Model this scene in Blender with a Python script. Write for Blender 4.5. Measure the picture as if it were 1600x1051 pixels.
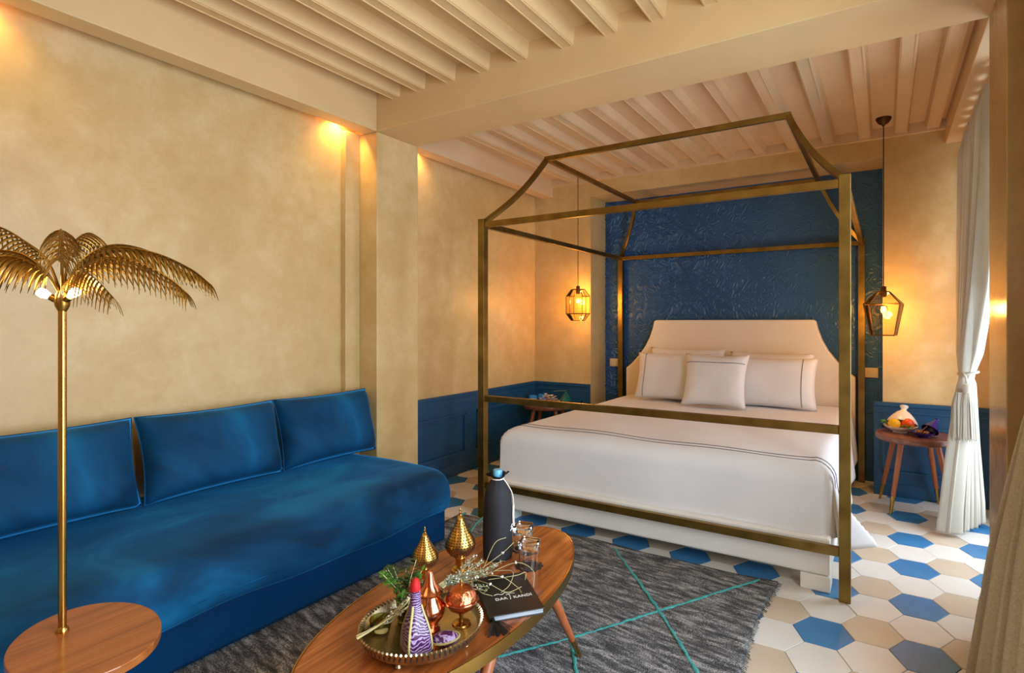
import bpy, bmesh, math, random
from mathutils import Vector, Matrix
random.seed(7)
PI = math.pi
scene = bpy.context.scene
for o in list(bpy.data.objects):
    bpy.data.objects.remove(o)
C = scene.collection

# ---------------------------------------------------------------- camera
cam_d = bpy.data.cameras.new('camera'); cam = bpy.data.objects.new('camera', cam_d); C.objects.link(cam)
cam.location = (0, 0, 1.22); cam.rotation_euler = (PI/2, 0, math.radians(31.0))
cam_d.sensor_width = 36; cam_d.lens = 858/1600*36
cam_d.shift_x = (800-865)/1600; cam_d.shift_y = -21/1600
cam_d.clip_start = 0.02
scene.camera = cam

# ---------------------------------------------------------------- world, lights, exposure
world = bpy.data.worlds.new('world'); scene.world = world; world.use_nodes = True
bg = world.node_tree.nodes['Background']
bg.inputs[0].default_value = (0.93, 0.96, 1.0, 1); bg.inputs[1].default_value = 1.5
vs = scene.view_settings
vs.view_transform = 'Standard'; vs.look = 'None'; vs.exposure = 0.3; vs.gamma = 1.0; vs.use_curve_mapping = False

def light(name, kind, loc, energy, color, rot=(0, 0, 0), **kw):
    d = bpy.data.lights.new(name, kind); d.energy = energy; d.color = color
    for k, v in kw.items(): setattr(d, k, v)
    o = bpy.data.objects.new(name, d); C.objects.link(o); o.location = loc; o.rotation_euler = rot
    return o
# daylight entering through the two window openings of the right wall
light('window_daylight', 'AREA', (0.80, 3.62, 1.25), 37, (0.74, 0.87, 1.0), (0, PI/2, 0), shape='RECTANGLE', size=2.1, size_y=1.2)
light('window_daylight', 'AREA', (0.95, 0.95, 1.35), 104, (0.74, 0.87, 1.0), (0, PI/2, 0), shape='RECTANGLE', size=2.1, size_y=1.5)
# warm fill light added unseen under the ceiling, behind the camera
light('fill_light', 'AREA', (-1.2, -0.7, 2.5), 9, (1.0, 0.72, 0.40), (0, 0, 0), shape='DISK', size=1.2)
# small downlights tucked between the soffit and the left wall
for yy in (0.62, 2.26, 2.93):
    light('cove_downlight', 'SPOT', (-2.915, yy, 2.52), 14 if yy < 2.5 else 8, (1.0, 0.58, 0.16), (0, 0, 0), spot_size=math.radians(120), spot_blend=0.9, shadow_soft_size=0.015)

# ---------------------------------------------------------------- materials
MATS = {}
def srgb(r, g, b):
    f = lambda c: (c/255/12.92) if c/255 <= .04045 else ((c/255+.055)/1.055)**2.4
    return (f(r), f(g), f(b), 1)
def new_mat(name):
    m = bpy.data.materials.new(name); m.use_nodes = True; MATS[name] = m
    nt = m.node_tree; return m, nt, nt.nodes['Principled BSDF']
def node(nt, kind, **kw):
    n = nt.nodes.new(kind)
    for k, v in kw.items():
        if hasattr(n, k): setattr(n, k, v)
        else: n.inputs[k].default_value = v
    return n
def ramp(nt, src, stops):
    r = nt.nodes.new('ShaderNodeValToRGB'); e = r.color_ramp.elements
    while len(e) < len(stops): e.new(0.5)
    for i, (p, c) in enumerate(stops): e[i].position = p; e[i].color = c
    nt.links.new(src, r.inputs[0]); return r.outputs[0]
def coords(nt, scale=(1, 1, 1), rot=(0, 0, 0), kind='Object'):
    t = nt.nodes.new('ShaderNodeTexCoord'); m = nt.nodes.new('ShaderNodeMapping')
    m.inputs['Scale'].default_value = scale; m.inputs['Rotation'].default_value = rot
    nt.links.new(t.outputs[kind], m.inputs[0]); return m.outputs[0]
def mat(name, c1, c2=None, rough=.5, metal=0, scale=4, detail=6, stretch=(1, 1, 1), bump=0, bscale=30, bdist=.004, stops=(.3, .7), rot=(0, 0, 0), distort=0, **kw):
    m, nt, b = new_mat(name)
    b.inputs['Roughness'].default_value = rough; b.inputs['Metallic'].default_value = metal
    b.inputs['Base Color'].default_value = c1
    if c2:
        v = coords(nt, stretch, rot)
        n = node(nt, 'ShaderNodeTexNoise', Scale=scale, Detail=detail, Distortion=distort)
        nt.links.new(v, n.inputs['Vector'])
        nt.links.new(ramp(nt, n.outputs[0], [(stops[0], c1), (stops[1], c2)]), b.inputs['Base Color'])
    if bump:
        v2 = coords(nt, stretch, rot)
        n2 = node(nt, 'ShaderNodeTexNoise', Scale=bscale, Detail=4)
        nt.links.new(v2, n2.inputs['Vector'])
        bp = node(nt, 'ShaderNodeBump', Strength=bump, Distance=bdist)
        nt.links.new(n2.outputs[0], bp.inputs['Height']); nt.links.new(bp.outputs[0], b.inputs['Normal'])
    for k, v in kw.items(): b.inputs[k.replace('_', ' ')].default_value = v
    return m
def plaster(name, a, b_, c, rough, br):
    m, nt, b = new_mat(name); v = coords(nt)
    n1 = node(nt, 'ShaderNodeTexNoise', Scale=1.1, Detail=10, Roughness=.62, Distortion=.1); nt.links.new(v, n1.inputs['Vector'])
    n2 = node(nt, 'ShaderNodeTexNoise', Scale=7, Detail=9, Roughness=.72, Distortion=.25); nt.links.new(v, n2.inputs['Vector'])
    mx = nt.nodes.new('ShaderNodeMix'); mx.data_type = 'FLOAT'; mx.inputs[0].default_value = .42
    nt.links.new(n1.outputs[0], mx.inputs[2]); nt.links.new(n2.outputs[0], mx.inputs[3])
    nt.links.new(ramp(nt, mx.outputs[0], [(.36, a), (.5, b_), (.64, c)]), b.inputs['Base Color'])
    rr = ramp(nt, n2.outputs[0], [(.35, (rough*.8,)*3+(1,)), (.65, (rough*1.25,)*3+(1,))]); nt.links.new(rr, b.inputs['Roughness'])
    bp = node(nt, 'ShaderNodeBump', Strength=br, Distance=.012); nt.links.new(mx.outputs[0], bp.inputs['Height']); nt.links.new(bp.outputs[0], b.inputs['Normal'])
plaster('plaster', srgb(196, 162, 104), srgb(209, 177, 120), srgb(223, 197, 146), .36, .22)
plaster('plaster_gloss', srgb(168, 136, 92), srgb(186, 154, 108), srgb(202, 172, 126), .15, .15)
mat('beam_paint', srgb(220, 186, 132), srgb(227, 195, 142), .55, scale=3)
mat('ceiling_paint', srgb(217, 186, 145), srgb(224, 194, 153), .55, scale=3)
mat('blue_paint', srgb(26, 70, 104), srgb(34, 82, 118), .33, scale=5, bump=.05, bscale=60)
mat('blue_carved', srgb(38, 84, 132), srgb(48, 96, 146), .36, scale=3)
mat('grout', srgb(176, 165, 150), srgb(150, 140, 126), .8, scale=20)
mat('tile_blue', srgb(52, 116, 168), srgb(66, 132, 184), .38, scale=5, bump=.04, bscale=40)
mat('tile_white', srgb(222, 217, 208), srgb(232, 228, 220), .4, scale=4, bump=.04, bscale=40)
mat('tile_beige', srgb(200, 182, 158), srgb(211, 194, 171), .4, scale=4, bump=.04, bscale=40)
mat('brass_aged', srgb(122, 98, 48), srgb(156, 130, 70), .4, 1, scale=9, detail=8, bump=.08, bscale=50)
mat('brass', srgb(178, 138, 66), srgb(196, 156, 82), .25, 1, scale=6)
mat('brass_leaf', srgb(146, 108, 44), srgb(172, 134, 66), .34, 1, scale=12)
mat('bronze_dark', srgb(86, 62, 36), srgb(104, 76, 44), .4, 1, scale=20)
mat('lantern_brass', srgb(196, 146, 66), srgb(220, 176, 92), .28, 1, scale=18)
mat('copper', srgb(210, 130, 92), srgb(224, 146, 108), .16, 1, scale=6)
mat('copper_hammered', srgb(206, 118, 78), srgb(222, 140, 98), .2, 1, scale=6, bump=1.0, bscale=90, bdist=.004)
mat('silver_tray', srgb(178, 160, 124), srgb(200, 186, 152), .3, 1, scale=30, bump=.4, bscale=120, bdist=.002)
mat('white_fabric', srgb(226, 223, 222), srgb(233, 231, 230), .8, scale=3, bump=.32, bscale=9, bdist=.012, Sheen_Weight=.2)
mat('headboard_fabric', srgb(232, 216, 192), srgb(238, 224, 202), .8, scale=3, bump=.05, bscale=300, bdist=.001)
mat('white_wood', srgb(232, 228, 218), srgb(238, 234, 226), .45, scale=4)
mat('piping', srgb(104, 108, 120), None, .7)
mat('curtain_white', srgb(205, 199, 184), srgb(216, 210, 196), .75, scale=5, bump=.1, bscale=80)
mat('curtain_beige', srgb(216, 203, 174), srgb(236, 226, 202), .9, scale=170, detail=3, bump=.5, bscale=230, bdist=.002)
mat('frame_dark', srgb(74, 72, 74), srgb(84, 82, 84), .5, scale=6)
mat('rubber_black', srgb(20, 20, 22), None, .5)
mat('bag_black', srgb(24, 24, 27), srgb(34, 34, 38), .75, scale=8, bump=.3, bscale=14, bdist=.01)
mat('book_black', srgb(26, 23, 22), srgb(32, 28, 26), .35, scale=10)
mat('paper', srgb(196, 200, 206), srgb(90, 96, 106), .7, scale=6, stretch=(1, 1, 60))
mat('cord_white', srgb(222, 214, 200), None, .8)
mat('print_white', srgb(236, 234, 230), None, .6)
mat('cap_blue', srgb(92, 172, 214), srgb(120, 192, 226), .3, scale=20)
mat('ceramic_white', srgb(228, 214, 196), srgb(236, 226, 210), .25, scale=6)
mat('ceramic_purple', srgb(36, 26, 96), srgb(48, 36, 118), .18, scale=6)
mat('ceramic_green', srgb(12, 88, 84), srgb(20, 104, 96), .2, scale=8)
mat('cup_blue', srgb(46, 140, 208), srgb(70, 164, 224), .25, scale=30)
mat('lemon', srgb(246, 190, 20), srgb(238, 176, 10), .4, scale=9, bump=.3, bscale=60, bdist=.003)
mat('orange_peel', srgb(240, 88, 14), srgb(232, 74, 8), .4, scale=9, bump=.3, bscale=60, bdist=.003)
mat('date_brown', srgb(150, 84, 34), srgb(110, 56, 22), .4, scale=20)
mat('leaf_green', srgb(58, 112, 34), srgb(86, 146, 52), .5, scale=18)
mat('leaf_dark', srgb(44, 70, 34), srgb(66, 90, 44), .55, scale=18)
mat('leaf_sage', srgb(122, 136, 100), srgb(150, 160, 126), .7, scale=18)
mat('stem_straw', srgb(182, 168, 112), srgb(200, 190, 136), .7, scale=20)
mat('petal_white', srgb(228, 224, 214), srgb(214, 206, 208), .7, scale=20)
mat('red_pompom', srgb(214, 22, 20), srgb(180, 12, 14), .7, scale=20)
mat('olive_ribbon', srgb(190, 180, 112), None, .6)
mat('hole_dark', srgb(40, 24, 8), None, .8)
mat('leg_wood', srgb(176, 100, 56), srgb(152, 80, 42), .35, scale=6, stretch=(6, 6, .6))
mat('switch_plate', srgb(214, 196, 158), None, .3)
mat('teal_yarn', srgb(46, 142, 140), srgb(84, 176, 170), .9, scale=60, bump=.6, bscale=120)

def wood(name, c1, c2, c3, rot=(0, 0, 0), rough=.25, scale=1.0):
    m, nt, b = new_mat(name)
    v = coords(nt, (14*scale, 1.1*scale, 14*scale), rot)
    n = node(nt, 'ShaderNodeTexNoise', Scale=1.6, Detail=8, Distortion=1.4); nt.links.new(v, n.inputs['Vector'])
    v2 = coords(nt, (70*scale, 3*scale, 70*scale), rot)
    n2 = node(nt, 'ShaderNodeTexNoise', Scale=1.5, Detail=4); nt.links.new(v2, n2.inputs['Vector'])
    mx = nt.nodes.new('ShaderNodeMix'); mx.data_type = 'FLOAT'; mx.inputs[0].default_value = .35
    nt.links.new(n.outputs[0], mx.inputs[2]); nt.links.new(n2.outputs[0], mx.inputs[3])
    nt.links.new(ramp(nt, mx.outputs[0], [(.3, c1), (.5, c2), (.68, c3)]), b.inputs['Base Color'])
    b.inputs['Roughness'].default_value = rough
    b.inputs['Coat Weight'].default_value = .25; b.inputs['Coat Roughness'].default_value = .12
    return m
wood('walnut', srgb(92, 46, 18), srgb(156, 84, 36), srgb(190, 112, 54), (0, 0, math.radians(-4)))
wood('walnut_lamp', srgb(120, 62, 26), srgb(166, 94, 42), srgb(188, 112, 54), (0, 0, math.radians(-62)), .3, .8)
wood('walnut_side', srgb(84, 46, 30), srgb(126, 74, 50), srgb(150, 92, 64), (0, 0, math.radians(60)), .4)

def velvet(name, sc, st):
    m, nt, b = new_mat(name)
    v = coords(nt, st)
    n = node(nt, 'ShaderNodeTexNoise', Scale=sc, Detail=6, Distortion=.7); nt.links.new(v, n.inputs['Vector'])
    nt.links.new(ramp(nt, n.outputs[0], [(.34, srgb(2, 46, 76)), (.5, srgb(5, 72, 114)), (.66, srgb(18, 108, 158))]), b.inputs['Base Color'])
    b.inputs['Roughness'].default_value = .75
    b.inputs['Sheen Weight'].default_value = .8; b.inputs['Sheen Roughness'].default_value = .3
    b.inputs['Sheen Tint'].default_value = srgb(50, 160, 235)
    b.inputs['Specular IOR Level'].default_value = .2
    n2 = node(nt, 'ShaderNodeTexNoise', Scale=5, Detail=3); nt.links.new(v, n2.inputs['Vector'])
    bp = node(nt, 'ShaderNodeBump', Strength=.3, Distance=.02)
    nt.links.new(n2.outputs[0], bp.inputs['Height']); nt.links.new(bp.outputs[0], b.inputs['Normal'])
velvet('velvet', 2.6, (1, .7, 1)); velvet('velvet_cushion', 2.0, (1, .5, 1))
mat('velvet_base_shade', srgb(3, 42, 76), srgb(6, 56, 98), .85, scale=3, Specular_IOR_Level=.1)  # sofa velvet darkened: shade under the seat put into the base colour
def rugmat():
    m, nt, b = new_mat('rug_wool')
    v = coords(nt, (1, 1, 1), (0, 0, math.radians(8)))
    mp = nt.nodes.new('ShaderNodeMapping'); mp.inputs['Scale'].default_value = (5, 22, 1); nt.links.new(v, mp.inputs[0])
    n = node(nt, 'ShaderNodeTexNoise', Scale=1.6, Detail=7, Roughness=.7); nt.links.new(mp.outputs[0], n.inputs['Vector'])
    n3 = node(nt, 'ShaderNodeTexNoise', Scale=260, Detail=2); nt.links.new(v, n3.inputs['Vector'])
    mx = nt.nodes.new('ShaderNodeMix'); mx.data_type = 'FLOAT'; mx.inputs[0].default_value = .4
    nt.links.new(n.outputs[0], mx.inputs[2]); nt.links.new(n3.outputs[0], mx.inputs[3])
    nt.links.new(ramp(nt, mx.outputs[0], [(.38, srgb(30, 30, 32)), (.5, srgb(84, 83, 83)), (.60, srgb(176, 174, 172))]), b.inputs['Base Color'])
    b.inputs['Roughness'].default_value = .95
    bp = node(nt, 'ShaderNodeBump', Strength=.8, Distance=.006)
    nt.links.new(mx.outputs[0], bp.inputs['Height']); nt.links.new(bp.outputs[0], b.inputs['Normal'])
rugmat()
def marble_purple():
    m, nt, b = new_mat('purple_marbled')
    v = coords(nt)
    w = node(nt, 'ShaderNodeTexWave', Scale=46, Distortion=30, Detail=5); w.inputs['Detail Scale'].default_value = .35
    w.bands_direction = 'Z'
    nt.links.new(v, w.inputs['Vector'])
    nt.links.new(ramp(nt, w.outputs[1], [(.2, srgb(66, 20, 66)), (.6, srgb(108, 62, 120)), (.9, srgb(176, 158, 198))]), b.inputs['Base Color'])
    b.inputs['Roughness'].default_value = .35
marble_purple()
def glassmat(name, color, rough=0.02, ior=1.45):
    m, nt, b = new_mat(name)
    b.inputs['Base Color'].default_value = color; b.inputs['Transmission Weight'].default_value = 1
    b.inputs['Roughness'].default_value = rough; b.inputs['IOR'].default_value = ior
glassmat('glass_clear', (1, 1, 1, 1)); glassmat('glass_olive', srgb(150, 160, 90))
def translucent(name, fac):
    m = MATS[name]; nt = m.node_tree; b = nt.nodes['Principled BSDF']; out = nt.nodes['Material Output']
    t = node(nt, 'ShaderNodeBsdfTranslucent'); src = b.inputs['Base Color'].links
    if src: nt.links.new(src[0].from_socket, t.inputs[0])
    mx = nt.nodes.new('ShaderNodeMixShader'); mx.inputs[0].default_value = fac
    nt.links.new(b.outputs[0], mx.inputs[1]); nt.links.new(t.outputs[0], mx.inputs[2]); nt.links.new(mx.outputs[0], out.inputs[0])
translucent('curtain_white', .25); translucent('curtain_beige', .35)
def thinglass(name, color, refl=.06):
    m, nt, b = new_mat(name); nt.nodes.remove(b); out = nt.nodes['Material Output']
    t = node(nt, 'ShaderNodeBsdfTransparent'); t.inputs[0].default_value = color
    g = node(nt, 'ShaderNodeBsdfGlossy'); g.inputs['Roughness'].default_value = .03
    lw = node(nt, 'ShaderNodeLayerWeight', Blend=.04); mr = nt.nodes.new('ShaderNodeMath'); mr.operation = 'ADD'; mr.use_clamp = True; mr.inputs[1].default_value = refl*.3
    nt.links.new(lw.outputs['Fresnel'], mr.inputs[0])
    mx = nt.nodes.new('ShaderNodeMixShader'); nt.links.new(mr.outputs[0], mx.inputs[0]); nt.links.new(t.outputs[0], mx.inputs[1]); nt.links.new(g.outputs[0], mx.inputs[2]); nt.links.new(mx.outputs[0], out.inputs[0])
thinglass('glass_amber', (.96, .92, .84, 1)); thinglass('glass_window', (.96, .97, .98, 1)); thinglass('bulb_glass', (1, .93, .8, 1))
def emis(name, color, s):
    m, nt, b = new_mat(name)
    b.inputs['Base Color'].default_value = color; b.inputs['Emission Color'].default_value = color; b.inputs['Emission Strength'].default_value = s
emis('filament', (1.0, .62, .22, 1), 60); emis('bulb_lit', (1.0, .72, .36, 1), 28)

# ---------------------------------------------------------------- mesh helpers
class MB:
    def __init__(s): s.v = []; s.f = []
    def add(s, vs, fs):
        k = len(s.v); s.v += [tuple(p) for p in vs]; s.f += [tuple(i+k for i in q) for q in fs]; return s
    def box(s, x0, x1, y0, y1, z0, z1):
        return s.add([(x0, y0, z0), (x1, y0, z0), (x1, y1, z0), (x0, y1, z0), (x0, y0, z1), (x1, y0, z1), (x1, y1, z1), (x0, y1, z1)],
                     [(3, 2, 1, 0), (4, 5, 6, 7), (0, 1, 5, 4), (1, 2, 6, 5), (2, 3, 7, 6), (3, 0, 4, 7)])
    def bar(s, a, b, w, h=None, up=(0, 0, 1)):
        a, b = Vector(a), Vector(b); h = h or w; d = (b-a).normalized(); u = Vector(up)
        sx = d.cross(u)
        if sx.length < 1e-4: sx = d.cross(Vector((0, 1, 0)))
        sx.normalize(); su = sx.cross(d).normalized()
        vs = []
        for p in (a, b):
            for i, j in ((-1, -1), (1, -1), (1, 1), (-1, 1)): vs.append(p+sx*i*w/2+su*j*h/2)
        return s.add(vs, [(0, 1, 2, 3), (7, 6, 5, 4), (0, 4, 5, 1), (1, 5, 6, 2), (2, 6, 7, 3), (3, 7, 4, 0)])
    def tube(s, path, r, n=8, flat=1.0, cap=True):
        path = [Vector(p) for p in path]; m = len(path); vs = []; fs = []
        up = Vector((0, 0, 1)); prev = None
        for i, p in enumerate(path):
            d = (path[min(i+1, m-1)]-path[max(i-1, 0)]).normalized()
            if prev is None:
                a = d.cross(up)
                if a.length < 1e-3: a = d.cross(Vector((1, 0, 0)))
                a.normalize()
            else:
                a = (prev-d*prev.dot(d))
                a = a.normalized() if a.length > 1e-6 else d.orthogonal().normalized()
            prev = a; b = d.cross(a)
            rr = r(i/(m-1)) if callable(r) else (r[i] if isinstance(r, (list, tuple)) else r)
            for k in range(n):
                t = 2*PI*k/n; vs.append(p+a*math.cos(t)*rr+b*math.sin(t)*rr*flat)
        for i in range(m-1):
            for k in range(n):
                fs.append((i*n+k, i*n+(k+1) % n, (i+1)*n+(k+1) % n, (i+1)*n+k))
        if cap: fs += [tuple(range(n-1, -1, -1)), tuple(range((m-1)*n, m*n))]
        return s.add(vs, fs)
    def lathe(s, prof, n=32, c=(0, 0, 0), ax=None, sx=1, sy=1, cap=True):
        vs = []; fs = []; m = len(prof)
        for r, z in prof:
            for k in range(n):
                t = 2*PI*k/n; vs.append(Vector((r*math.cos(t)*sx, r*math.sin(t)*sy, z)))
        for i in range(m-1):
            for k in range(n):
                fs.append((i*n+k, i*n+(k+1) % n, (i+1)*n+(k+1) % n, (i+1)*n+k))
        if cap:
            if prof[0][0] > 1e-5: fs.append(tuple(range(n-1, -1, -1)))
            if prof[-1][0] > 1e-5: fs.append(tuple(range((m-1)*n, m*n)))
        if ax is not None: vs = [ax @ v for v in vs]
        return s.add([v+Vector(c) for v in vs], fs)
    def prism(s, pts, z0, z1):
        n = len(pts)
        return s.add([(x, y, z0) for x, y in pts]+[(x, y, z1) for x, y in pts],
                     [tuple(range(n-1, -1, -1)), tuple(range(n, 2*n))]+[(i, (i+1) % n, n+(i+1) % n, n+i) for i in range(n)])
    def grid(s, fn, nu, nv, closed_u=False):
        vs = [fn(i/(nu if closed_u else nu-1), j/(nv-1)) for j in range(nv) for i in range(nu)]
        fs = []
        for j in range(nv-1):
            for i in range(nu if closed_u else nu-1):
                fs.append((j*nu+i, j*nu+(i+1) % nu, (j+1)*nu+(i+1) % nu, (j+1)*nu+i))
        return s.add(vs, fs)
    def sphere(s, c, r, n=14, m=9, sx=1, sy=1, sz=1):
        return s.lathe([(max(1e-6, r*math.sin(PI*i/m)), -r*sz*math.cos(PI*i/m)) for i in range(m+1)], n, c, None, sx, sy)
    def mesh(s, name):
        me = bpy.data.meshes.new(name); me.from_pydata(s.v, [], s.f)
        bm = bmesh.new(); bm.from_mesh(me); bmesh.ops.remove_doubles(bm, verts=bm.verts, dist=1e-6)
        bmesh.ops.recalc_face_normals(bm, faces=bm.faces); bm.to_mesh(me); bm.free(); return me
    def build(s, name, m, parent=None, smooth=False, bevel=0, solid=0, sub=0, loc=None, angle=40):
        o = bpy.data.objects.new(name, s.mesh(name)); C.objects.link(o)
        o.data.materials.append(MATS[m])
        if parent: o.parent = parent
        if loc: o.location = loc
        if smooth:
            o.data.polygons.foreach_set('use_smooth', [True]*len(o.data.polygons))
            try: o.data.set_sharp_from_angle(angle=math.radians(angle))
            except Exception: pass
        if solid: md = o.modifiers.new('thickness', 'SOLIDIFY'); md.thickness = solid; md.offset = 0
        if bevel: md = o.modifiers.new('bevel', 'BEVEL'); md.width = bevel; md.segments = 2; md.limit_method = 'ANGLE'
        if sub: md = o.modifiers.new('smooth', 'SUBSURF'); md.levels = sub; md.render_levels = sub
        return o
def tag(o, label=None, cat=None, group=None, kind=None):
    if label: o['label'] = label
    if cat: o['category'] = cat
    if group: o['group'] = group
    if kind: o['kind'] = kind
    return o
def thing(name, label, cat, loc=(0, 0, 0), rz=0, group=None):
    o = bpy.data.objects.new(name, None); C.objects.link(o); o.empty_display_size = .1
    o.location = loc; o.rotation_euler = (0, 0, rz)
    return tag(o, label, cat, group)
def struct(name, mb, m, label, cat='wall', **kw):
    return tag(mb.build(name, m, **kw), label, cat, None, 'structure')
def R3(ax, deg): return Matrix.Rotation(math.radians(deg), 3, ax)
def bez(pts, n=16):
    """smooth Catmull-Rom path through the points"""
    P = [Vector(p) for p in pts]; P = [P[0]*2-P[1]]+P+[P[-1]*2-P[-2]]; out = []
    for i in range(1, len(P)-2):
        for k in range(n):
            t = k/n; a, b, c, d = P[i-1], P[i], P[i+1], P[i+2]
            out.append(.5*((2*b)+(c-a)*t+(2*a-5*b+4*c-d)*t*t+(3*b-a-3*c+d)*t**3))
    out.append(P[-2]); return out

# ================================================================ THE ROOM
XL, XP, XR = -2.962, -2.756, 0.62          # left wall, pillar face / soffit face, right wall
YB, YA = 4.57, 4.89                        # back wall, alcove back
AX0, AX1, AZ = -2.342, -0.005, 2.40        # alcove opening
ZS, ZF, ZC = 2.437, 2.70, 2.605            # soffit underside, front ceiling, back ceiling
Y0 = -1.6
# ---- floor with hexagonal cement tiles
fl = struct('floor', MB().box(XL-.1, XR+.3, Y0, YA+.1, -.06, -.004), 'grout', 'floor of blue, white and beige hexagonal cement tiles', 'floor')
ta = .11096; tF = .2131; tk = 1.1087; tx0, ty0 = -.2056, 2.407
def hexmesh(m):
    pts = [(ta*.988*math.cos(k*PI/3), ta*.988*tk*math.sin(k*PI/3)) for k in range(6)]
    inn = [(x*.985, y*.985) for x, y in pts]
    b = MB(); b.add([(x, y, -.012) for x, y in pts]+[(x, y, -.0015) for x, y in pts]+[(x, y, 0) for x, y in inn],
                    [(6+i, 6+(i+1) % 6, 12+(i+1) % 6, 12+i) for i in range(6)]+[(i, (i+1) % 6, 6+(i+1) % 6, 6+i) for i in range(6)]+[tuple(range(12, 18))])
    me = b.mesh('tile'); me.materials.append(MATS[m]); return me
hexm = {c: hexmesh('tile_'+c) for c in ('blue', 'white', 'beige')}
rest = {c: MB() for c in hexm}
def project(X, Y, Z):
    c, s = math.cos(math.radians(31)), math.sin(math.radians(31))
    u = c*X+s*Y; d = -s*X+c*Y
    return (865+858*u/d, 504.5-858*(Z-1.22)/d) if d > .1 else (-9999, 9999)
for mm in range(-26, 8):
    for nn in range(-20, 14):
        X = tx0+1.5*ta*mm; Y = ty0+tF*(nn+(.5 if mm % 2 else 0))
        if X < XL-.05 or X > XR+.05 or Y < Y0+.1 or Y > YA+.02: continue
        if Y > YB+.02 and not (AX0-.02 < X < AX1+.02): continue
        col = ('blue' if nn % 2 == 0 else 'white') if mm % 2 == 0 else ('beige' if nn % 2 == 0 else 'white')
        px, py = project(X, Y, 0)
        hidden = (X < -2.15 and Y < 2.2) or (-2.15 < X < -.55 and .3 < Y < 2.62) or (-1.98 < X < -.45 and Y > 3.1) or (-2.3 < X < -.2 and Y > 4.5)
        if -60 < px < 1660 and 600 < py < 1140 and not hidden:
            o = bpy.data.objects.new('tile', hexm[col]); C.objects.link(o); o.parent = fl
            o.location = (X, Y, random.uniform(-.0006, .0006))
        else:
            rest[col].prism([(X+ta*.988*math.cos(k*PI/3), Y+ta*.988*tk*math.sin(k*PI/3)) for k in range(6)], -.012, 0)
for col, b in rest.items():
    tag(b.build('tile_field', 'tile_'+col, fl), kind='stuff')

# ---- walls
wl = struct('wall_left', MB().box(XL-.15, XL, Y0, YB+.15, 0, 2.9), 'plaster', 'ochre tadelakt plaster wall behind the blue sofa')
pl = struct('pillar_left', MB().box(XL, XP, 2.41, 2.77, 0, 2.437), 'plaster', 'plastered pillar on the left wall under the cross beam', 'pillar', bevel=.006)
struct('wall_left_step', MB().box(XL, XL+.045, 2.30, 2.41, 0, 2.44), 'plaster', 'narrow plaster step beside the left pillar', bevel=.004)
bw = MB()
bw.box(XL-.1, AX0, YB, YB+.5, 0, 2.9); bw.box(AX1, XR+.3, YB, YB+.5, 0, 2.9); bw.box(AX0, AX1, YB, YB+.5, AZ, 2.9)
bw.box(AX0-.0, AX1+.0, YA+.03, YB+.5, 0, AZ)
wb = struct('wall_back', bw, 'plaster', 'ochre plaster back wall around the bed alcove')
# carved blue back of the alcove: real relief
import numpy as np
def carved():
    x0, x1, z0, z1 = AX0, AX1, .0, AZ
    nx, nz = 520, 430
    xs = np.linspace(x0, x1, nx); zs = np.linspace(.52, z1, nz)
    Xg, Zg = np.meshgrid(xs, zs)
    def mirror(v, p): q = np.mod(v, 2*p); return np.where(q > p, 2*p-q, q)
    u = mirror(Xg-x0+.05, .29)/.29; w = mirror(Zg-.1+.21*(np.floor((Xg-x0+.05)/.58) % 2), .33)/.33
    g = (np.sin(2.3*u*PI+1.3*np.sin(2.1*w*PI))+.9*np.sin(2.7*w*PI+1.6*np.sin(1.7*u*PI+.6))
         + .6*np.sin(3.4*(u+w)*PI+1.2*np.sin(3*w*PI))+.45*np.sin(5.1*(u-w)*PI+1.1*np.cos(4*u*PI)))
    ln = np.abs(np.cos(2.8*g*PI/2))
    hgt = .015*np.clip(1-ln*1.5, 0, 1)**.6
    sheen_fade = .22+.78*np.clip(1-(Xg-x0-.85+.35*(1.5-Zg)*-1)/.9, 0, 1)  # relief made shallower rightward, standing in for sheen that washes it out
    hgt *= sheen_fade
    vs = np.stack([Xg, YA-hgt, Zg], -1).reshape(-1, 3)
    idx = np.arange(nx*nz).reshape(nz, nx)
    fs = np.stack([idx[:-1, :-1], idx[:-1, 1:], idx[1:, 1:], idx[1:, :-1]], -1).reshape(-1, 4)
    me = bpy.data.meshes.new('carved_panel'); me.from_pydata(vs.tolist(), [], fs.tolist())
    me.materials.append(MATS['blue_carved'])
    me.polygons.foreach_set('use_smooth', [True]*len(me.polygons))
    o = bpy.data.objects.new('carved_panel', me); C.objects.link(o); o.parent = wb
    tag(o, 'deep blue panel carved with curling arabesque relief')
carved()
MB().box(AX0, AX1, YA, YA+.03, 0, .53).build('alcove_skirt', 'blue_paint', wb)
# right wall with two window openings
struct('wall_front', MB().box(XL-.15, XR+.15, Y0-.15, Y0, 0, 2.9), 'plaster', 'ochre plaster wall behind the photographer')
wr = MB()
def wall_with_holes(b, x0, x1, ya, yb, holes, top):
    y = ya
    for h0, h1, z0, z1 in holes:
        b.box(x0, x1, y, h0, 0, top)
        if z0 > 0: b.box(x0, x1, h0, h1, 0, z0)
        b.box(x0, x1, h0, h1, z1, top); y = h1
    b.box(x0, x1, y, yb, 0, top)
wall_with_holes(wr, XR, XR+.15, Y0, YB+.15, [(.25, 1.75, .15, 2.35), (3.0, 4.25, 0.0, 2.28)], 2.9)
wrt = struct('wall_right', wr, 'plaster', 'ochre plaster wall holding the windows on the right')
struct('pillar_right', MB().box(.361, XR, 2.41, 2.77, 0, 2.437), 'plaster_gloss', 'polished plaster pillar beside the white curtain', 'pillar', bevel=.004)

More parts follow.
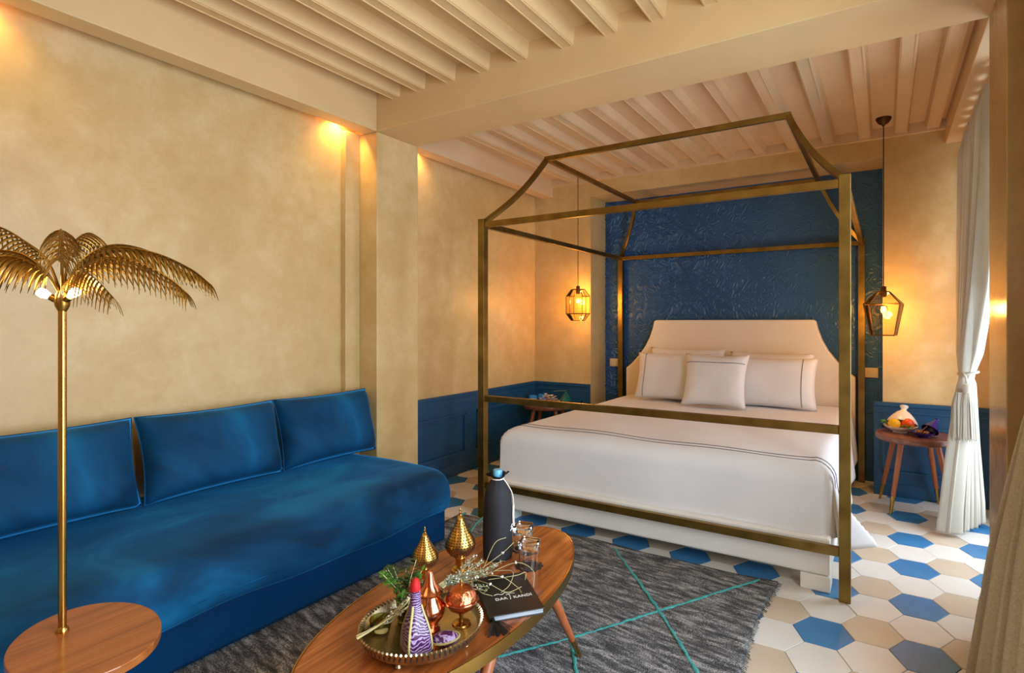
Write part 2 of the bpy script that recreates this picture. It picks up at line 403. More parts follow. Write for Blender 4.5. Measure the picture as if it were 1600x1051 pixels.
def window(name, y0, y1, z0, z1, rows, cols, label):
    root = thing(name, label, 'window', (XR+.05, (y0+y1)/2, z0)); root['kind'] = 'structure'
    w, h = y1-y0, z1-z0; t = .05
    for a in (-w/2, 0, w/2):
        yy = a-(t/2 if a > 0 else (-t/2 if a < 0 else 0))
        MB().box(-.025, .025, yy-t/2, yy+t/2, 0, h).build('stile', 'frame_dark', root)
    for zz in (t/2, h-t/2):
        MB().box(-.024, .024, -w/2+.05, w/2-.05, zz-t/2, zz+t/2).build('rail', 'frame_dark', root)
    for k in range(1, rows):
        MB().box(-.02, .02, -w/2+.05, w/2-.05, h*k/rows-.018, h*k/rows+.018).build('muntin', 'frame_dark', root)
    for k in range(rows):
        for s_ in (-1, 1):
            MB().box(-.003, .003, (0 if s_ > 0 else -w/2)+.025, (w/2 if s_ > 0 else 0)-.025, h*k/rows+.01, h*(k+1)/rows-.01).build('pane', 'glass_window', root)
window('window_1', 3.0, 4.25, 0.0, 2.28, 4, 2, 'grey framed glazed window behind the white curtain')
window('window_2', .25, 1.75, .15, 2.35, 4, 2, 'grey framed glazed window on the near right wall')

# ---- wainscot
def wainscot(name, label, p0, p1, nrm, panels, z1=.65):
    p0, p1, nrm = Vector(p0), Vector(p1), Vector(nrm); d = (p1-p0); Ln = d.length; d.normalize()
    root = thing(name, label, 'wainscot', (p0.x, p0.y, 0)); root['kind'] = 'structure'
    def brd(a, b, za, zb, t0, t1, nm):
        m = MB(); pts = [d*a+nrm*t0, d*b+nrm*t0, d*b+nrm*t1, d*a+nrm*t1]
        m.add([(q.x, q.y, za) for q in pts]+[(q.x, q.y, zb) for q in pts], [(3, 2, 1, 0), (4, 5, 6, 7), (0, 1, 5, 4), (1, 2, 6, 5), (2, 3, 7, 6), (3, 0, 4, 7)])
        return m.build(nm, 'blue_paint', root, bevel=.003)
    brd(0, Ln, 0, z1-.028, 0, .014, 'backing'); brd(0, Ln, z1-.028, z1, 0, .026, 'cap_rail'); brd(0, Ln, 0, .09, .014, .022, 'skirting')
    brd(0, Ln, z1-.075, z1-.06, .014, .02, 'bead')
    for a, b in panels:
        for (u0, u1, v0, v1) in ((a, b, .165, .183), (a, b, z1-.178, z1-.16), (a, a+.018, .165, z1-.16), (b-.018, b, .165, z1-.16)):
            brd(u0, u1, v0, v1, .014, .032, 'panel_moulding')
        brd(a+.055, b-.055, .225, z1-.215, .014, .019, 'panel_field')
wainscot('trim_1', 'blue panelled wainscot on the left wall beside the bed', (XL, 2.77, 0), (XL, YB, 0), (1, 0, 0), [(.07, .72), (.87, 1.7)])
wainscot('trim_2', 'blue panelled wainscot on the back wall left of the alcove', (XL+.013, YB, 0), (AX0+.0, YB, 0), (0, -1, 0), [(.07, .53)])
wainscot('trim_3', 'blue panelled wainscot behind the small table with fruit', (-.06, YB, 0), (XR, YB, 0), (0, -1, 0), [(.05, .60)], .66)

# ---- beams, soffits, ceilings
struct('beam', MB().box(XL, XR, 2.41, 2.77, ZS, 2.88), 'beam_paint', 'cream painted cross beam spanning between the pillars', 'beam', bevel=.004)
def soffit(name, x0, x1, y0, y1, label):
    return struct(name, MB().box(x0, x1, y0, y1, ZS, 2.88), 'beam_paint' if y0 < 0 else 'ceiling_paint', label, 'beam', bevel=.004)
soffit('beam_soffit', -2.875, XP, Y0, 2.41, 'boxed cream soffit above the sofa wall')
soffit('beam_soffit', -2.875, XP, 2.77, YB, 'boxed cream soffit along the wall left of the bed')
soffit('beam_soffit', .36, XR, 2.77, YB, 'boxed cream soffit above the white curtain')
struct('beam_wall_plate', MB().box(XL, -2.875, Y0, YB, 2.55, 2.88), 'ceiling_paint', 'recessed strip behind the left soffit that hides the downlights', 'beam')
def ceiling(name, y0, y1, z, xs, zj, label):
    pm_ = 'beam_paint' if y0 < 0 else 'ceiling_paint'
    c = struct(name, MB().box(XL, XR+.1, y0, y1, z, z+.1), pm_, label, 'ceiling')
    m = MB(); wb_, wt = .036, .047
    m.add([(-wt, y0, z), (wt, y0, z), (wt, y1, z), (-wt, y1, z), (-wb_, y0, zj), (wb_, y0, zj), (wb_, y1, zj), (-wb_, y1, zj)],
          [(0, 1, 2, 3), (7, 6, 5, 4), (0, 4, 5, 1), (1, 5, 6, 2), (2, 6, 7, 3), (3, 7, 4, 0)])
    for s_ in (-1, 1):
        m.bar((s_*(wb_-.008), y0, zj-.002), (s_*(wb_-.008), y1, zj-.002), .005, .005)
    me = m.mesh('joist'); me.materials.append(MATS[pm_])
    for x in xs:
        o = bpy.data.objects.new('joist', me); C.objects.link(o); o.parent = c; o.location = (x, 0, 0)
ceiling('ceiling', Y0, 2.41, ZF, [-2.59, -2.38, -2.145, -1.90, -1.645, -1.37, -1.13, -.89, -.645, -.40, -.155, .09, .33], 2.615, 'cream painted ceiling with joists above the sofa')
ceiling('ceiling_bed', 2.77, YB, ZC, [-2.52, -2.28, -2.04, -1.80, -1.545, -1.30, -1.07, -.83, -.59, -.35, -.115, .105, .29], 2.55, 'cream painted ceiling with joists above the bed')
MB().box(XP, .36, YB-.03, YB, 2.535, 2.605).build('wall_plate', 'ceiling_paint', wb)

# ================================================================ CANOPY BED
BX0, BX1, BY0, BY1 = -2.155, -.145, 2.726, 4.84
bc = (BX0+BX1)/2
bed = thing('canopy_bed', 'white upholstered bed with an aged brass four poster canopy frame', 'bed', (bc, BY0, 0))
hw = (BX1-BX0)/2; bl = BY1-BY0
def bpart(mb, name, m='brass_aged', **kw): return mb.build(name, m, bed, bevel=kw.pop('bevel', .002), **kw)
PW = .046
for sx in (-1, 1):
    for yy in (0, bl):
        bpart(MB().box(sx*hw-PW/2, sx*hw+PW/2, yy-PW/2, yy+PW/2, 0, 1.87), 'post')
for yy in (0, bl):
    bpart(MB().box(-hw+PW/2, hw-PW/2, yy-.014, yy+.014, 1.818, 1.853), 'eave_rail')
for sx in (-1, 1):
    bpart(MB().box(sx*hw-.014, sx*hw+.014, PW/2, bl-PW/2, 1.818, 1.853), 'eave_rail')
RX0, RX1, RY0, RY1, RZ = -1.90-bc, -.425-bc, 3.08-BY0, 4.60-BY0, 2.315
bpart(MB().box(RX0-.014, RX1+.014, RY0-.014, RY0+.014, RZ-.03, RZ), 'ridge_rail')
bpart(MB().box(RX0-.014, RX1+.014, RY1-.014, RY1+.014, RZ-.03, RZ), 'ridge_rail')
for xx in (RX0, RX1): bpart(MB().box(xx-.014, xx+.014, RY0+.014, RY1-.014, RZ-.03, RZ), 'ridge_rail')
for xx, ex in ((RX0, -hw), (RX1, hw)):
    for yy, ey in ((RY0, 0), (RY1, bl)):
        A = Vector((ex, ey, 1.845)); B = Vector((xx, yy, RZ-.015)); path = []
        for k in range(13):
            t = k/12; p = A.lerp(B, t); sag = .03*math.sin(PI*t)
            dirh = Vector((xx-ex, yy-ey, 0)).normalized()
            path.append(p+dirh*sag*.8+Vector((0, 0, -sag*.6)))
        m = MB()
        m.tube(path, .019, 4); bpart(m, 'canopy_strut', bevel=0)
bpart(MB().box(-hw+PW/2, hw-PW/2, -.014, .014, .73, .768), 'foot_rail')
bpart(MB().box(-hw+PW/2, hw-PW/2, -.014, .014, .192, .232), 'foot_rail')
# white base and feet
bb = bpart(MB().box(-2.09-bc, -.206-bc, 2.765-BY0, 4.78-BY0, .072, .245), 'bed_base', 'white_wood', bevel=.012)
for fx in (-2.09, -.331):
    for fy in (2.762, 4.6):
        bpart(MB().box(fx-bc, fx+.125-bc, fy-BY0, fy+.12-BY0, 0, .072), 'foot', 'white_wood', bevel=.004)
bpart(MB().box(-2.05-bc, -.235-bc, 2.84-BY0, 4.76-BY0, .245, .50), 'mattress', 'white_fabric', bevel=.05)
# headboard
hb = [(-2.075, .3), (-2.075, .80), (-2.02, .845), (-1.955, .915), (-1.89, 1.0), (-1.845, 1.085), (-1.815, 1.17), (-1.80, 1.235), (-1.785, 1.247),
      (-.475, 1.247), (-.46, 1.235), (-.445, 1.17), (-.415, 1.085), (-.37, 1.0), (-.305, .915), (-.24, .845), (-.185, .80), (-.185, .3)]
m = MB(); n = len(hb)
m.add([(x-bc, 4.775-BY0, z) for x, z in hb]+[(x-bc, 4.875-BY0, z) for x, z in hb], [tuple(range(n)), tuple(range(2*n-1, n-1, -1))]+[(i, n+i, n+(i+1) % n, (i+1) % n) for i in range(n)])
tag(bpart(m, 'headboard', 'headboard_fabric', bevel=.012), 'cream upholstered headboard with concave shoulders')

# ---- duvet
def duvet_fn():
    X0, X1, YF, YK = -2.065, -.205, 2.80, 4.74
    TOP = .558; r = .085
    dl, dr, df = .30, .37, .325
    Wd = X1-X0
    arc = r*PI/2
    def prof(s):          # s = distance beyond the start of the rounded edge -> (out, down)
        if s <= 0: return 0, 0
        if s < arc: a = s/r; return r*math.sin(a), r*(1-math.cos(a))
        return r, r+(s-arc)
    def fn(u, v):
        # u across: from left hem to right hem; v along: from head to the front hem
        flat = Wd-2*r; tot = (dl-r+arc)+flat+(dr-r+arc); s = u*tot-(dl-r+arc)
        if s < 0: ox, dx = prof(-s); x = X0+r-ox; side = -1
        elif s > flat: ox, dx = prof(s-flat); x = X1-r+ox; side = 1
        else: x = X0+r+s; dx = 0; side = 0
        flY = YK-YF-r; totv = flY+(df-r+arc); t = v*totv
        if t > flY: oy, dy = prof(t-flY); y = YF+r-oy
        else: y = YK-t; dy = 0
        z = TOP-max(dx, dy)-(.10 if side > 0 else .0)*min(dx, dy)
        cn = min(dx, dy)
        if side > 0: x += .50*cn*(dx/.44)+.10*max(0, dx-.1)*(1+.25*math.sin(y*9)); y += .70*cn
        elif side < 0: x -= .02*cn
        if dx == 0 and dy == 0:
            z += .010*math.sin(x*3.1+.4)*math.sin(y*2.3)+.004*math.sin(x*9+y*5)
        else:
            y += .006*math.sin(x*8+1)*min(1, dy*5); x += .012*math.sin(y*11)*min(1, dx*4)*(1 if side > 0 else .3)
        return (x-bc, y-BY0, z)
    return fn
dfn = duvet_fn()
dv = thing('duvet', 'smooth white duvet spread over the bed with two dark stitched lines', 'duvet', (bc, BY0, 0))
MB().grid(dfn, 110, 100).build('duvet_cover', 'white_fabric', dv, True, solid=.014, angle=180)
for off in (.80, .828):
    pts = []
    for i in range(2, 119):
        u = i/120; p = Vector(dfn(u, off)); n_ = (Vector(dfn(u+.004, off))-p).cross(Vector(dfn(u, off+.004))-p).normalized()
        pts.append(p+(n_ if n_.z > -.02 and n_.dot(Vector((p.x, 0, 1))) > 0 else -n_)*.0082)
    MB().tube(pts, .0021, 5).build('stitch_line', 'piping', dv)

# ---- pillows
def pillow_fn(w, h, t, pinch=.07, lump=0, seed=0):
    def f(u, v, side):
        a, b = 2*u-1, 2*v-1
        x = w/2*a*(1-pinch*(1-b*b)*a*a); z = h/2*b*(1-pinch*(1-a*a)*b*b)
        th = t/2*((1-a**4)*(1-b**4))**.55
        th *= 1+lump*math.sin(5*a+seed)*math.sin(4*b+seed*2)
        return Vector((x, side*th, z))
    return f
def pillow(name, label, cat, w, h, t, loc, tilt, rz, m, lines=(), group=None, pinch=.07, lump=.05, seed=0, roll=0):
    th = thing(name, label, cat, loc, rz, group); f = pillow_fn(w, h, t, pinch, lump, seed)
    M = R3('X', tilt) @ R3('Y', roll); zoff = h/2
    T = lambda p: M @ p+Vector((0, 0, zoff*math.cos(math.radians(tilt))+t*.12))
    b = MB(); b.grid(lambda u, v: T(f(u, v, -1)), 30, 26); b.grid(lambda u, v: T(f(1-u, v, 1)), 30, 26)
    b.build('pillow_body' if 'pillow' in name else 'cushion_body', m, th, True, angle=180)
    if lines == 'seam':
        pts = [(i/24, 0) for i in range(25)]+[(1, i/24) for i in range(1, 25)]+[(1-i/24, 1) for i in range(1, 25)]+[(0, 1-i/24) for i in range(1, 25)]
        MB().tube([T(f(u, v, -1)) for u, v in pts], .0034, 5).build('piping', m, th, True)
    else:
        for kind, pos in lines:
            pts = [(pos, i/40) if kind == 'v' else (i/40, pos) for i in range(1, 40)]
            MB().tube([T(f(u, v, -1)-Vector((0, .0015, 0))) for u, v in pts], .0024, 5).build('piping', 'piping', th)
    return th
ZB = .555
pillow('bed_pillow', 'plain white pillow propped on the headboard behind the left sham', 'pillow', .66, .44, .13, (-1.465, 4.655, ZB), -10, 0, 'white_fabric', seed=1)
pillow('bed_pillow', 'white pillow with a line along its top behind the right sham', 'pillow', .64, .42, .13, (-.775, 4.655, ZB), -10, 0, 'white_fabric', [('h', .78)], seed=2)
pillow('pillow_sham', 'white pillow sham with a vertical dark line at its left end', 'pillow', .64, .41, .15, (-1.535, 4.49, ZB), -17, 0, 'white_fabric', [('v', .14)], seed=3)
pillow('pillow_sham', 'white pillow sham with a vertical dark line at its right end', 'pillow', .66, .40, .15, (-.745, 4.49, ZB), -17, 0, 'white_fabric', [('v', .85)], seed=4)
pillow('square_pillow', 'square white pillow in front at the centre of the bed', 'pillow', .50, .43, .15, (-1.125, 4.30, ZB), -20, 0, 'white_fabric', [('h', .80)], pinch=.10, seed=5)

# ================================================================ SOFA
sofa = thing('daybed_sofa', 'long blue velvet daybed sofa along the left wall', 'sofa', (-2.49, 1.0, 0))
SX0, SX1, SY0, SY1 = -2.95+2.49, -2.03+2.49, -.7-1.0, 2.30-1.0
MB().box(SX0, SX1-.035, SY0, SY1-.012, .027, .205).build('sofa_base', 'velvet_base_shade', sofa, True, bevel=.02)
def seat_fn(u, v):
    prof = [(SX0, .20), (SX1-.10, .196), (SX1-.035, .193), (SX1-.008, .203), (SX1+.008, .235), (SX1+.014, .285), (SX1+.006, .335), (SX1-.018, .378), (SX1-.06, .404), (SX1-.13, .416), (SX1-.40, .421), (SX0, .414)]
    f = u*(len(prof)-1); i = min(int(f), len(prof)-2); w = f-i
    g = lambda k: prof[max(0, min(len(prof)-1, k))]
    p = [.5*(2*g(i)[c]+(g(i+1)[c]-g(i-1)[c])*w+(2*g(i-1)[c]-5*g(i)[c]+4*g(i+1)[c]-g(i+2)[c])*w*w+(3*g(i)[c]-g(i-1)[c]-3*g(i+1)[c]+g(i+2)[c])*w**3) for c in (0, 1)]
    y = SY0+(SY1-SY0)*v; e = min(1, (SY1-y)/.06); rnd_ = math.sqrt(max(0, 1-(1-e)**2))
    k = .80+.20*rnd_
    x = p[0] if u < .02 or u > .98 else SX0+(p[0]-SX0)*(.955+.045*rnd_); z = .305+(p[1]-.305)*k
    z += (.009*math.sin(y*5.2+.8)+.004*math.sin(y*13))*(1 if p[1] < .25 and x > SX0+.3 else 0)+.003*math.sin(y*6+x*5)
    return (x, y, z)
st_ = MB().grid(seat_fn, 80, 140)
st_.add([seat_fn(i/79, 1) for i in range(80)], [tuple(range(80))])
st_.build('seat_mattress', 'velvet', sofa, True, angle=180)
MB().tube([Vector(seat_fn(.55+.45*i/40, 1))+Vector((0, .002, 0)) for i in range(39)], .004, 6).build('seat_piping', 'velvet', sofa, True)
for i, (ya, yb, lab) in enumerate(((.46, 1.115, 'blue velvet back cushion nearest the palm lamp'), (1.125, 1.765, 'middle blue velvet back cushion on the sofa'), (1.77, 2.385, 'blue velvet back cushion at the pillar end of the sofa'))):
    pillow('back_cushion', lab, 'cushion', yb-ya+.0, .385, .235, (-2.79, (ya+yb)/2, .402), -15, PI/2, 'velvet_cushion', 'seam', 'velvet back cushions on the sofa', .05, .03, i)

# ================================================================ RUG
rug = thing('rug', 'charcoal grey wool rug with teal diamond lines under the coffee table', 'rug', (-1.34, 1.5, 0))
def rugfn(u, v):
    X0, X1, Ya, Yb = -2.28, -.432, .10, 2.725
    x = X0+(X1-X0)*u; y = Ya+(Yb-Ya)*v
    x += .012*math.sin(y*7+1)*(u-.5)*2; y += .012*math.sin(x*4.2+2)*(v-.3)-.05*v*max(0, .25-u)*4
    return (x+1.34, y-1.5, .011+.0022*math.sin(x*13+y*7)+.0018*math.sin(y*19-x*5))
MB().grid(rugfn, 90, 120).build('rug_field', 'rug_wool', rug, True, solid=.014, angle=180)
def rline(pts):
    path = []
    P = bez([(x, y, 0) for x, y in pts], 22)
    for p in P: path.append((p.x+1.34+random.uniform(-.003, .003), p.y-1.5+random.uniform(-.003, .003), .0195+random.uniform(-.001, .001)))
    MB().tube(path, lambda t: .0068+random.uniform(-.0022, .0022), 6, .45).build('teal_stripe', 'teal_yarn', rug, True)
rline([(-1.225, 2.672), (-.81, 2.20), (-.566, 1.895), (-.46, 1.76)])
rline([(-.50, 2.70), (-.805, 2.19), (-1.005, 1.86), (-1.24, 1.515), (-1.6, .95), (-1.95, .4)])
rline([(-1.24, 2.10), (-1.01, 1.81), (-.92, 1.68), (-.6, 1.25), (-.46, 1.05)])
rline([(-2.262, 2.69), (-2.236, 2.615), (-2.0, 2.3), (-1.5, 1.75)])
rline([(-2.13, 2.69), (-2.03, 2.453), (-1.75, 2.05), (-1.3, 1.4), (-.9, .85)])
fr = MB()
for i in range(260):                                  # ragged wool edge
    t = i/259; p = Vector(rugfn(1, t)); fr.tube([p, p+Vector((random.uniform(.006, .02), random.uniform(-.006, .006), -.006))], .0016, 4)
for i in range(180):
    t = i/179; p = Vector(rugfn(t, 1)); fr.tube([p, p+Vector((random.uniform(-.006, .006), random.uniform(.004, .014), -.006))], .0016, 4)
tag(fr.build('fringe', 'rug_wool', rug), kind='stuff')

# ================================================================ COFFEE TABLE
TZ = .37
tb = thing('coffee_table', 'oval walnut coffee table with a brass rim and brass tipped legs', 'table', (-1.147, 1.354, 0), math.radians(4))
el = lambda a, b, n=96: [(a*math.cos(2*PI*k/n), b*math.sin(2*PI*k/n)) for k in range(n)]
MB().prism(el(.266, .594), TZ-.032, TZ).build('table_top', 'walnut', tb, bevel=.002)
rim = MB(); no = 96
o1, i1 = el(.2705, .5985), el(.2662, .5942)
rim.add([(x, y, TZ-.036) for x, y in o1]+[(x, y, TZ+.0006) for x, y in o1]+[(x, y, TZ+.0006) for x, y in i1]+[(x, y, TZ-.036) for x, y in i1],
        [q for i in range(no) for j in [(i+1) % no] for q in ((i, j, no+j, no+i), (no+i, no+j, 2*no+j, 2*no+i), (2*no+i, 2*no+j, 3*no+j, 3*no+i), (3*no+i, 3*no+j, j, i))])
rim.build('brass_rim', 'brass', tb, True)
RT = Matrix.Rotation(-math.radians(4), 3, 'Z')
tipw = RT @ (Vector((-.922, 1.744, 0))-Vector((-1.147, 1.354, 0)))
for sx in (-1, 1):
    for sy in (-1, 1):
        tip = Vector((sx*abs(tipw.x)*.93, sy*tipw.y, .025)); top = Vector((sx*abs(tipw.x)*.88, sy*(tipw.y-.20), TZ-.034))
        lg = MB().tube([top.lerp(tip, k/8) for k in range(7)], lambda t: .0185-.0075*t, 14).build('leg', 'leg_wood', tb, True)
        MB().tube([top.lerp(tip, .735), top.lerp(tip, 1)], lambda t: .0115-.003*t, 14).build('brass_ferrule', 'brass', lg, True)

# ---- pierced brass lanterns
def lantern(loc, s, label):
    t = thing('brass_lantern', label, 'lantern', loc, 0, 'pierced lanterns on the coffee table')
    MB().lathe([(.036*s, 0), (.036*s, .008*s), (.028*s, .012*s), (.031*s, .018*s), (.02*s, .026*s), (.018*s, .048*s), (.023*s, .056*s), (.02*s, .062*s)], 28).build('foot', 'lantern_brass', t, True)
    prof = [(.018, .06), (.03, .068), (.041, .083), (.0465, .10), (.0455, .115), (.038, .137), (.028, .158), (.0185, .18), (.011, .202), (.006, .222)]
    prof = [(a*s*(1.38 if s < .8 else 1.28), b*s) for a, b in prof]
    body = MB().lathe(prof, 32).build('pierced_body', 'lantern_brass', t, True, angle=80)
    MB().lathe([(.006*s, .222*s), (.0045*s, .228*s), (.0062*s, .233*s), (.003*s, .238*s), (.0042*s, .242*s), (.0002, .252*s)], 12).build('finial', 'brass', t, True)
    h = MB()
    fine = []
    for i in range(len(prof)-1):
        for k in range(4): fine.append(tuple(Vector(prof[i]).lerp(Vector(prof[i+1]), k/4)))
    z = .07*s; row = 0
    while z < .212*s:
        r = next((a[0]+(b[0]-a[0])*(z-a[1])/(b[1]-a[1])) for a, b in zip(fine[:-1], fine[1:]) if a[1] <= z <= b[1])
        n = max(5, int(2*PI*r/(.0115*s)))
        for k in range(n):
            a = 2*PI*(k+.5*(row % 2))/n; c = Vector((math.cos(a), math.sin(a), 0)); tn = Vector((-math.sin(a), math.cos(a), 0)); up = Vector((0, 0, 1))
            q = .0033*s; h.add([c*(r+.0009)+up*z+tn*q*math.cos(PI/3*j)+up*q*math.sin(PI/3*j) for j in range(6)], [tuple(range(6))])
        z += .0095*s; row += 1
    tag(h.build('perforations', 'hole_dark', body), kind='stuff')
lantern((-1.304, 1.341, TZ), .70, 'smaller pierced brass lantern beside the herbs on the coffee table')
lantern((-1.246, 1.452, TZ), .86, 'taller pierced brass lantern beside the black bottle bag')

# ---- bottle in its black cloth bag
bt = thing('bottle_bag', 'black cloth drawstring bag holding a bottle with blue cap', 'bottle', (-1.205, 1.61, TZ))
def bagfn(u, v):
    a = 2*PI*u; prof = [(.0, .0), (.048, .0), (.053, .006), (.0535, .03), (.0535, .12), (.052, .18), (.05, .215), (.042, .25), (.028, .274), (.020, .283), (.019, .288), (.027, .295), (.041, .306)]
    f = v*(len(prof)-1); i = min(int(f), len(prof)-2); w = f-i
    r = prof[i][0]*(1-w)+prof[i+1][0]*w; z = prof[i][1]*(1-w)+prof[i+1][1]*w
    k = max(0, (v-.55))*.28; r *= 1+k*math.sin(9*a)*.8+(.012*math.sin(3*a+z*30) if v > .2 else 0)
    z += (.008*math.sin(3*a+.7) if v > .93 else 0)
    return (r*math.cos(a), r*math.sin(a), z)
MB().grid(bagfn, 48, 60, True).build('cloth_bag', 'bag_black', bt, True, angle=180)
MB().lathe([(.017, .275), (.017, .312), (.0155, .317), (.0002, .318)], 20).build('cap', 'cap_blue', bt, True)
MB().tube([(.021*math.cos(a), .021*math.sin(a), .285) for a in [2*PI*k/24 for k in range(25)]], .0028, 6).build('drawstring', 'cord_white', bt, True)
dcam = Vector((.857, .515, 0)); fcam = Vector((.515, -.857, 0))
def onbag(ang, r, z): d = dcam*math.cos(ang)+fcam*math.sin(ang); return (d.x*r, d.y*r, z)
MB().tube(bez([onbag(.3, .021, .285), onbag(.15, .034, .268), onbag(.1, .052, .235), onbag(.08, .058, .20), onbag(.1, .058, .15), onbag(.1, .0575, .125)], 8), .0022, 6).build('cord', 'cord_white', bt, True)
MB().tube(bez([onbag(.1, .058, .19), onbag(.18, .058, .15), onbag(.12, .0595, .115)], 8), .004, 6).build('cord_tassel', 'cord_white', bt, True)
for k, (an, zz) in enumerate(((.52, .104), (.42, .107), (.33, .111), (.45, .116), (.36, .121))):
    MB().tube([onbag(an, .0555, zz), onbag(an-.09, .0562, zz+.004)], .0018, 5).build('print_mark', 'print_white', bt)

# ---- tumblers turned over on crocheted coasters
for i, (x, y, rz, lab, lab2) in enumerate(((-1.063, 1.603, .25, 'upturned square glass tumbler nearest the black book', 'black crocheted coaster under the nearer tumbler'),
                                           (-1.165, 1.715, .15, 'upturned square glass tumbler behind the other, by the bottle bag', 'black crocheted coaster under the farther tumbler'))):
    co = MB().prism([((.046+.004*math.cos(12*a))*math.cos(a), (.046+.004*math.cos(12*a))*math.sin(a)) for a in [2*PI*k/96 for k in range(96)]], 0, .003).build('coaster', 'rubber_black', loc=(x, y, TZ))
    tag(co, lab2, 'coaster', 'coasters under the tumblers')
    def sq(r, n=40):
        out = []
        for k in range(n):
            a = 2*PI*k/n; c, s_ = math.cos(a), math.sin(a); q = (abs(c)**5+abs(s_)**5)**(-1/5); out.append((r*c*q, r*s_*q))
        return out
    g = MB(); n = 40; loops = []
    ci = lambda r: [(r*math.cos(2*PI*k/n), r*math.sin(2*PI*k/n)) for k in range(n)]
    sec = [(ci(.0365), .0), (ci(.036), .04), (sq(.033), .062), (sq(.0345), .068), (sq(.035), .084), (sq(.031), .089), (sq(.012), .0895)]
    inner = [(sq(.010), .066), (sq(.029), .064), (ci(.0335), .04), (ci(.034), .0)]
    for pts, z in sec+inner: loops.append([(p[0], p[1], z) for p in pts])
    vs = [p for l in loops for p in l]; fs = []
    m_ = len(sec)
    for j in range(len(loops)-1):
        if j == m_-1: continue
        for k in range(n): fs.append((j*n+k, j*n+(k+1) % n, (j+1)*n+(k+1) % n, (j+1)*n+k))
    fs.append(tuple(range((m_-1)*n, m_*n))); fs.append(tuple(range(m_*n, (m_+1)*n)))
    for k in range(n): fs.append(((len(loops)-1)*n+k, (len(loops)-1)*n+(k+1) % n, (k+1) % n, k))
    g.add(vs, fs); o = g.build('tumbler', 'glass_clear', None, True, loc=(x, y, TZ+.0032)); o.rotation_euler = (0, 0, rz)
    tag(o, lab, 'glass', 'upturned tumblers on the coffee table')

# ---- black book with tassel
bk = thing('book', 'black bound book with white lettering and a black tassel', 'book', (-.994, 1.384, TZ), math.atan2(.121, .104))
bw_, bh_ = .158, .245
MB().box(-bw_/2, bw_/2, -bh_/2, bh_/2, 0, .0025).build('cover', 'book_black', bk, bevel=.0008)
MB().box(-bw_/2, bw_/2, -bh_/2, bh_/2, .0155, .018).build('cover', 'book_black', bk, bevel=.0008)
MB().box(-bw_/2+.004, bw_/2-.004, -bh_/2+.004, bh_/2-.004, .0025, .0155).build('pages', 'paper', bk)
MB().tube([(-bw_/2, -bh_/2, .009), (-bw_/2, bh_/2, .009)], .0092, 12).build('spine', 'book_black', bk, True)
def text(body, size, loc, rz, parent, m, name='lettering'):
    cu = bpy.data.curves.new('t', 'FONT'); cu.body = body; cu.size = size; cu.extrude = .0003; cu.align_x = 'LEFT'; cu.resolution_u = 3
    o = bpy.data.objects.new('t', cu); C.objects.link(o)
    dg = bpy.context.evaluated_depsgraph_get(); dg.update()
    me = bpy.data.meshes.new_from_object(o.evaluated_get(dg)); bpy.data.objects.remove(o)
    me.materials.clear(); me.materials.append(MATS[m])
    q = bpy.data.objects.new(name, me); C.objects.link(q); q.parent = parent; q.location = loc; q.rotation_euler = (0, 0, rz); return q
text('DAR', .019, (-.050, -.040, .0184), 0, bk, 'print_white')
text('KANDÍ', .019, (.006, -.040, .0184), 0, bk, 'print_white')
MB().tube(bez([(-.048, -.008, .0186), (-.036, -.003, .0186), (-.024, -.009, .0186), (-.012, -.001, .0186), (-.002, -.018, .0186), (-.004, -.044, .0186)], 8), .0011, 5, .5).build('logo_stroke', 'print_white', bk)
MB().tube(bez([(-.012, -.016, .0186), (.004, -.008, .0186), (.016, -.012, .0186)], 8), .0009, 5, .5).build('logo_stroke', 'print_white', bk)
ts = MB()
for k in range(34):
    a = -1.5+random.uniform(-.55, .75); L_ = random.uniform(.05, .068); c0 = Vector((-bw_/2+.004, -bh_/2-.01, .008))
    d = Vector((math.cos(a), math.sin(a), 0)); side = Vector((-d.y, d.x, 0))*random.uniform(-.006, .006)
    ts.tube(bez([c0, c0+d*L_*.4+side+Vector((0, 0, .004)), c0+d*L_+side*2+Vector((0, 0, -.0065))], 4), .0013, 4)
ts.tube([(-bw_/2+.004, -bh_/2+.01, .010), (-bw_/2+.004, -bh_/2-.012, .009)], .005, 8)
ts.build('tassel', 'rubber_black', bk)

# ---- silver tray
TC = Vector((-1.062, 1.082, TZ))
tr = thing('serving_tray', 'round footed silver tray with a pierced braided rim', 'tray', TC)
MB().lathe([(.0002, .024), (.142, .024), (.150, .030), (.157, .052), (.160, .052), (.153, .028), (.144, .020), (.0002, .020)], 72).build('tray_dish', 'silver_tray', tr, True)
bd = MB()
for k in range(84):
    a = 2*PI*k/84; c_, s_ = math.cos(a), math.sin(a)
    bd.tube([(.1545*c_+.003*s_, .1545*s_-.003*c_, .049), (.1615*c_-.003*s_, .1615*s_+.003*c_, .0545)], .0033, 5)
bd.build('braided_rim', 'silver_tray', tr, True)
hl = MB()
for k in range(72):
    a = 2*PI*k/72; r_ = .1567
    c_ = Vector((math.cos(a), math.sin(a), 0)); tn = Vector((-math.sin(a), math.cos(a), 0))
    hl.add([c_*(r_+.0022+.0014*w)+tn*.0022*q+Vector((0, 0, .04+.005*w)) for q, w in ((-1, -1), (1, -1), (1, 1), (-1, 1))], [(0, 1, 2, 3)])
tag(hl.build('rim_holes', 'hole_dark', tr), kind='stuff')
for k in range(4):
    a = .3+k*PI/2
    MB().lathe([(.004, 0), (.008, .003), (.005, .010), (.009, .020), (.009, .0215)], 12, (.125*math.cos(a), .125*math.sin(a), 0)).build('foot', 'silver_tray', tr, True)
TT = TZ+.0245
